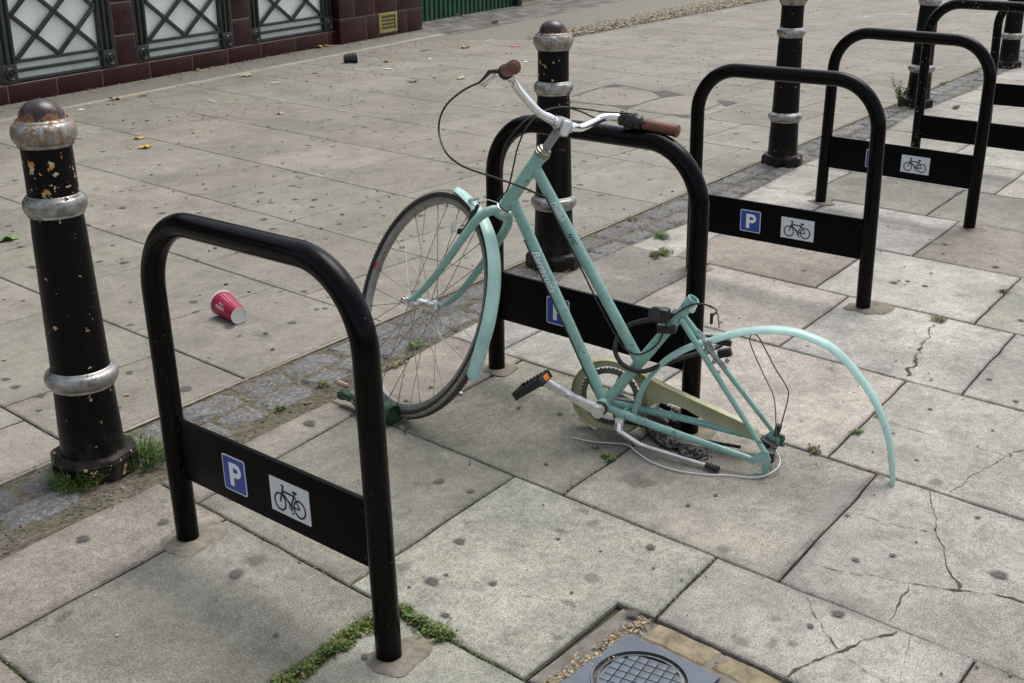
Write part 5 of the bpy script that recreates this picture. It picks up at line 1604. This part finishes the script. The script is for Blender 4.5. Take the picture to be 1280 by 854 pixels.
scrap((4.9111, 8.4968), .05, .02, 'paper', 'white scrap against the plinth of the tiled building')
scrap((8.9549, 8.2400), .09, .03, 'paper', 'white scrap at the near edge of the dark blocks')
scrap((13.5406, 6.4701), .10, .03, 'paper', 'white scrap on the far paving right of the third bollard')
scrap((14.1059, 6.2550), .12, .03, 'paper', 'long white scrap on the far paving left of the fourth bollard')
scrap((2.3260, 2.2674), .012, .010, 'paper', 'tiny white chip beside the front tyre')

# leaf litter drifted along the far kerb
mb = MB()
cols = [(0.25, .185, .10), (.19, .135, .075), (.30, .23, .13), (.14, .10, .055), (.36, .29, .18)]
def bit(x, y, s__, z=.002):
    a = rnd.uniform(0, 6); c, sn = math.cos(a), math.sin(a)
    q = [(-1, 0), (0, -.55), (1, 0), (0, .55)]
    mb.cc = jit(rnd.choice(cols), .3)
    mb.add([(x + s__ * (px * c - py * sn), y + s__ * (px * sn + py * c), z + rnd.uniform(0, .7) * s__) for px, py in q], [(0, 1, 2, 3)])
for _ in range(12000):
    x = rnd.uniform(9.3, 20) ; k = (x - 9.3) / 10
    lo = 7.78 + .14 * (x - 9.5); hi = 8.35 + .19 * (x - 10.4)
    t_ = min(1, abs(rnd.gauss(0, .42)))
    bit(x, lo + (hi - lo) * t_ + .02, rnd.uniform(.007, .022))
for _ in range(500):
    u = rnd.uniform(-3, 4); p = wp(u, -.04 - abs(rnd.gauss(0, .10)) - (.06 if u > 2.6 else 0)); bit(p.x, p.y, rnd.uniform(.005, .016))
for _ in range(420):
    x = rnd.uniform(4, 14); bit(x, rnd.uniform(back_limit(x) - 1.6, back_limit(x) + .6), rnd.uniform(.006, .018))
for _ in range(900):
    sx = rnd.uniform(.9, 9); bit(sx, strip_top(sx) - abs(rnd.gauss(.12, .08)), rnd.uniform(.002, .006), .001)
for _ in range(1000):   # leaf mould in the manhole recess
    if rnd.random() < .6: x, y = 1.448 + rnd.gauss(0, .006), rnd.uniform(.86, 1.2)
    else: x, y = rnd.uniform(1.46, 1.74), 1.180 + rnd.gauss(0, .012)
    bit(x, y, rnd.uniform(.003, .007), -.002)
structure(mb.build('leaf_litter', 'grass', smooth=0), 'stuff')
# pale and dark specks
mb = MB()
for _ in range(520):
    x = rnd.uniform(.9, 10); y = rnd.uniform(strip_top(x) + .05, back_limit(x))
    mb.cc = rnd.choice([(.6, .58, .54), (.12, .10, .07), (.4, .3, .18), (.1, .09, .08)]); s__ = rnd.uniform(.003, .009)
    mb.box((x, y, .003), (s__ * 1.6, s__, s__ * .6), Matrix.Rotation(rnd.uniform(0, 3), 3, 'Z'))
for _ in range(260):
    x = rnd.uniform(.9, 6); y = rnd.uniform(.4, strip_low(x))
    mb.cc = rnd.choice([(.5, .48, .44), (.10, .08, .06), (.06, .05, .04)]); s__ = rnd.uniform(.0015, .004)
    mb.box((x, y, .0035), (s__ * 1.6, s__, s__ * .6), Matrix.Rotation(rnd.uniform(0, 3), 3, 'Z'))
structure(mb.build('grit', 'grass', smooth=0), 'stuff')
# damp black muck under the crank
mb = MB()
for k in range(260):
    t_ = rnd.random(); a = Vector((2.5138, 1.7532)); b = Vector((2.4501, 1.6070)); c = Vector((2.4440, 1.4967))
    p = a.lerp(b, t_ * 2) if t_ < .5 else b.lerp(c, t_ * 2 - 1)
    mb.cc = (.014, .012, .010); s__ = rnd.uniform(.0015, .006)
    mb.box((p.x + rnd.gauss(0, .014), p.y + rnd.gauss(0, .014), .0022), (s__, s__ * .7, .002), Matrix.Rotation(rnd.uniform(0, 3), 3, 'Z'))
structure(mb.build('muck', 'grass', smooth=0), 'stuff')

# ------------------------------------------------------------------ weeds
GC = [(.055, .135, .018), (.085, .18, .025), (.12, .21, .035), (.17, .21, .05), (.045, .10, .015)]
YC = [(.085, .13, .022), (.15, .16, .035), (.07, .11, .018), (.22, .16, .055), (.10, .15, .022)]
def blade(mb, x, y, h, lean, az, wd, col, z0=0.0):
    c, s__ = math.cos(az), math.sin(az); vs = []
    for k in range(5):
        t_ = k / 4; r__ = lean * h * t_ ** 1.8; z = z0 + h * (t_ - .35 * lean * t_ ** 2); w2 = wd * (1 - t_) ** .7 * .5
        vs += [(x + r__ * c - w2 * s__, y + r__ * s__ + w2 * c, z), (x + r__ * c + w2 * s__, y + r__ * s__ - w2 * c, z)]
    mb.cc = col; mb.add(vs, [(2 * k, 2 * k + 1, 2 * k + 3, 2 * k + 2) for k in range(4)])
def leaflet(mb, x, y, z, L_, az, el, col):
    d = Vector((math.cos(az) * math.cos(el), math.sin(az) * math.cos(el), math.sin(el))); q = Vector((-math.sin(az), math.cos(az), rnd.uniform(-.8, .8))) * L_ * .30
    o = Vector((x, y, z)); mb.cc = col
    mb.add([o, o + d * L_ * .5 + q, o + d * L_, o + d * L_ * .5 - q], [(0, 1, 2, 3)])
def tuft(xy, rad, h, n, label, pal=GC, name='grass_tuft', cat='grass tuft', lf=0, ang=0.12, aspect=1.0, grp='weeds in the joints and along the cobbles'):
    mb = MB(); sd_ = rnd.uniform(0, 99)
    if lf: n = int(n * 2.0); rad *= 1.25
    while n > 0:
        a = rnd.uniform(0, 2 * PI); q = rad * math.sqrt(rnd.random())
        px, py = q * math.cos(a), q * math.sin(a) * aspect
        nz = noise.noise(Vector((px * 40, py * 40, sd_))) * .5 + .5
        n -= 1
        if lf and (nz < .36 + .35 * (q / rad) ** 2): continue
        px, py = px * math.cos(ang) - py * math.sin(ang), px * math.sin(ang) + py * math.cos(ang)
        hh = h * rnd.uniform(.35, 1) * (1 - .6 * (q / rad) ** 2) * (.4 + nz if lf else 1)
        if rnd.random() < lf:
            for _k in range(3): leaflet(mb, px + rnd.gauss(0, .003), py + rnd.gauss(0, .003), hh * rnd.random() * .7, rnd.uniform(.004, .010), rnd.uniform(0, 6.3), rnd.uniform(-.2, .8), jit(rnd.choice(pal), .35))
        else: blade(mb, px, py, hh * (1.0 if not lf else 1.3), rnd.uniform(.2, 1.2), a + rnd.gauss(0, .6), rnd.uniform(.0018, .0042) if not lf else rnd.uniform(.001, .002), jit(rnd.choice(pal), .25))
    o = mb.build(name, 'grass', None, 0); o.location = (xy[0], xy[1], .001); tag(o, label, cat, grp); return o
tuft((1.2781, 2.6014), .062, .085, 420, 'lush green grass tuft at the front left foot of the leftmost bollard')
tuft((1.4534, 2.5862), .065, .105, 460, 'tall green grass tuft on the right side of the leftmost bollard foot')
def weed_strip(pts, n, wd, h, label, pal):
    P = [Vector(p) for p in pts]; L = [0]
    for a, b in zip(P, P[1:]): L.append(L[-1] + (b - a).length)
    o0 = P[0]; mb = MB()
    for _ in range(n):
        t_ = rnd.random() * L[-1]; k = max(i for i in range(len(L)) if L[i] <= t_ + 1e-9); k = min(k, len(P) - 2)
        p = P[k].lerp(P[k + 1], (t_ - L[k]) / (L[k + 1] - L[k]))
        loc_w = wd * (.5 + 1.3 * max(0, .35 + noise.noise(Vector((p.x * 18, p.y * 18, 4)))))
        x = p.x + rnd.gauss(0, loc_w * .5); y = p.y + rnd.gauss(0, loc_w * .5)
        if noise.noise(Vector((x * 55, y * 55, 8))) < -.22: continue
        hh = h * rnd.random() * (.5 + .9 * abs(noise.noise(Vector((x * 30, y * 30, 2)))))
        for _k in range(3): leaflet(mb, x - o0.x + rnd.gauss(0, .003), y - o0.y + rnd.gauss(0, .003), hh * rnd.random(), rnd.uniform(.004, .010), rnd.uniform(0, 6.3), rnd.uniform(-.2, .8), jit(rnd.choice(pal), .4))
        if rnd.random() < .12: blade(mb, x - o0.x, y - o0.y, h * rnd.uniform(.5, 1.3), rnd.uniform(.3, 1.3), rnd.uniform(0, 6.3), .0018, jit(rnd.choice(pal), .3))
    o = mb.build('weed_patch', 'grass', None, 0); o.location = (o0.x, o0.y, .001); tag(o, label, 'weed', 'weeds in the joints and along the cobbles')
weed_strip([(1.0921, 1.5588), (1.1434, 1.5592), (1.2040, 1.5664), (1.2641, 1.5774), (1.3321, 1.5829), (1.3720, 1.5717)], 1700, .018, .024, 'ragged strip of green and yellow weeds left of the nearest stand leg', YC + GC[:3])
weed_strip([(1.4276, 1.5786), (1.4154, 1.5139), (1.4155, 1.4591), (1.4167, 1.4289)], 900, .020, .026, 'thick moss and weeds in the joint right of the nearest stand leg', YC + GC[:3])
tuft((1.7879, 1.1701), .018, .022, 130, 'green moss sprig in the joint above the manhole', GC, 'weed_patch', 'weed', .8, .9, .7)
tuft((2.2743, 1.6753), .022, .022, 120, 'small weed in the joint beside the loose white cable', GC, 'weed_patch', 'weed', .7)
tuft((2.6686, 1.3069), .022, .020, 90, 'pale weed in the joint right of the rear dropouts', YC, 'weed_patch', 'weed', .5)
tuft((2.8463, 1.2717), .018, .014, 60, 'tiny weed in the joint left of the rear mudguard end', GC, 'weed_patch', 'weed', .8)
tuft((2.9866, 1.2735), .016, .014, 60, 'tiny weed half hidden under the rear mudguard', YC, 'weed_patch', 'weed', .8)
tuft((3.8876, 1.4809), .026, .028, 110, 'pale yellow weed at the head of the wide slab crack', YC, 'weed_patch', 'weed', .7)
tuft((4.3462, 1.4262), .016, .014, 50, 'small weed in the joint at the right edge', YC, 'weed_patch', 'weed', .7)
tuft((3.9127, 2.6627), .070, .032, 460, 'mossy weed patch at the cobbles behind the bicycle top tube', YC, 'weed_patch', 'weed', .75, .12, .5)
tuft((4.1283, 2.8009), .035, .035, 200, 'green weed between the cobbles beyond the bicycle', GC, 'weed_patch', 'weed', .7)
tuft((4.2757, 3.0562), .040, .026, 140, 'grassy sprig at the far edge of the cobbles', YC, 'weed_patch', 'weed', .5)
tuft((1.9130, 2.5781), .020, .020, 100, 'small weed in the mortar left of the nearest stand leg top', GC, 'weed_patch', 'weed', .5)
tuft((2.0985, 2.6184), .030, .020, 130, 'yellow green moss between the cobbles beside the cigarette end', YC, 'weed_patch', 'weed', .7)
tuft((2.5095, 2.6499), .030, .022, 160, 'bright green moss seen through the front wheel spokes', GC, 'weed_patch', 'weed', .9)
tuft((2.3524, 2.5739), .040, .016, 130, 'dry yellow moss seen low through the front wheel', [(.34, .26, .10), (.22, .2, .06)], 'weed_patch', 'weed', .9, .12, .4)
# the leggy weed by the fourth bollard
mb = MB()
for st_ in range(9):
    a = rnd.uniform(0, 6.3); ln = rnd.uniform(.08, .16); le = rnd.uniform(.1, .5)
    for k in range(14):
        t_ = k / 13; x = le * ln * t_ ** 1.5 * math.cos(a); y = le * ln * t_ ** 1.5 * math.sin(a); z = ln * t_
        for q in range(4): leaflet(mb, x, y, z, rnd.uniform(.012, .026), rnd.uniform(0, 6.3), rnd.uniform(-.2, .8), jit(rnd.choice(GC), .25))
for k in range(24): leaflet(mb, -.15 + .006 * k, .02, .13 + .004 * (24 - k) + rnd.gauss(0, .008), .016, rnd.uniform(0, 6), .3, jit(YC[0], .2))
mb.cc = (.14, .16, .05)
mb.tube([(0, 0, 0), (-.05, .005, .12), (-.15, .02, .21)], .002, 5)
o = mb.build('weed', 'grass', None, 0); gx = (7.9263, 3.4705); o.location = (gx[0], gx[1], .0); tag(o, 'leggy green weed growing at the left foot of the fourth bollard', 'weed')
for xy, rad, lab in (((7.4042, 3.4124), .10, 'straggly moss along the cobbles, left of the spotted stand'), ((8.1460, 3.1683), .07, 'moss clump right of the fourth bollard foot'), ((9.8403, 3.7263), .12, 'moss line on the cobbles at the upper right edge'), ((9.1457, 3.6739), .10, 'moss on the cobble edge right of the fourth bollard')):
    tuft(xy, rad, .025, 220, lab, YC, 'weed_patch', 'weed', .7, .12, .25)
# moss growing out of the joints as ground cover
mb = MB()
def joint_moss(a, b, n, h=.007, pal=YC):
    a = Vector(a); b = Vector(b)
    for _ in range(n):
        t_ = rnd.random()
        if noise.noise(Vector((t_ * 9, a.x, a.y))) < -.12: continue
        p = a.lerp(b, t_); leaflet(mb, p.x + rnd.gauss(0, .0028), p.y + rnd.gauss(0, .0028), -.006 + rnd.random() * h * .6, rnd.uniform(.003, .006), rnd.uniform(0, 6.3), rnd.uniform(.1, 1.2), jit(rnd.choice(pal), .2))
joint_moss((1.42, 2.40), (1.42, 1.25), 700); joint_moss((2.04, 2.5), (2.04, 1.2), 700); joint_moss((2.05, 1.2), (2.055, .8), 180)
joint_moss((1.42, 1.73), (2.04, 1.80), 420); joint_moss((2.04, 1.645), (2.35, 1.68), 300); joint_moss((2.66, 1.4), (2.66, 1.0), 300); joint_moss((3.30, 2.1), (3.30, 1.2), 420)
joint_moss((1.75, 1.165), (2.04, 1.2), 260); joint_moss((1.13, 1.56), (1.42, 1.6), 400); joint_moss((3.93, 2.4), (3.93, 1.3), 120); joint_moss((1.43, 1.5), (1.43, 1.24), 260); joint_moss((1.1, 2.4), (2.3, 2.53), 260)
joint_moss((.8, 2.1), (.8, 1.6), 400)
for xx in range(24):
    x = 1 + xx * .5; joint_moss((x, strip_top(x) - .0), (x + .5, strip_top(x + .5) - .0), 60, .012); joint_moss((x, strip_top(x) - .12), (x + .5, strip_top(x + .5) - .12), 40, .012)
structure(mb.build('joint_moss', 'grass', smooth=0), 'stuff')
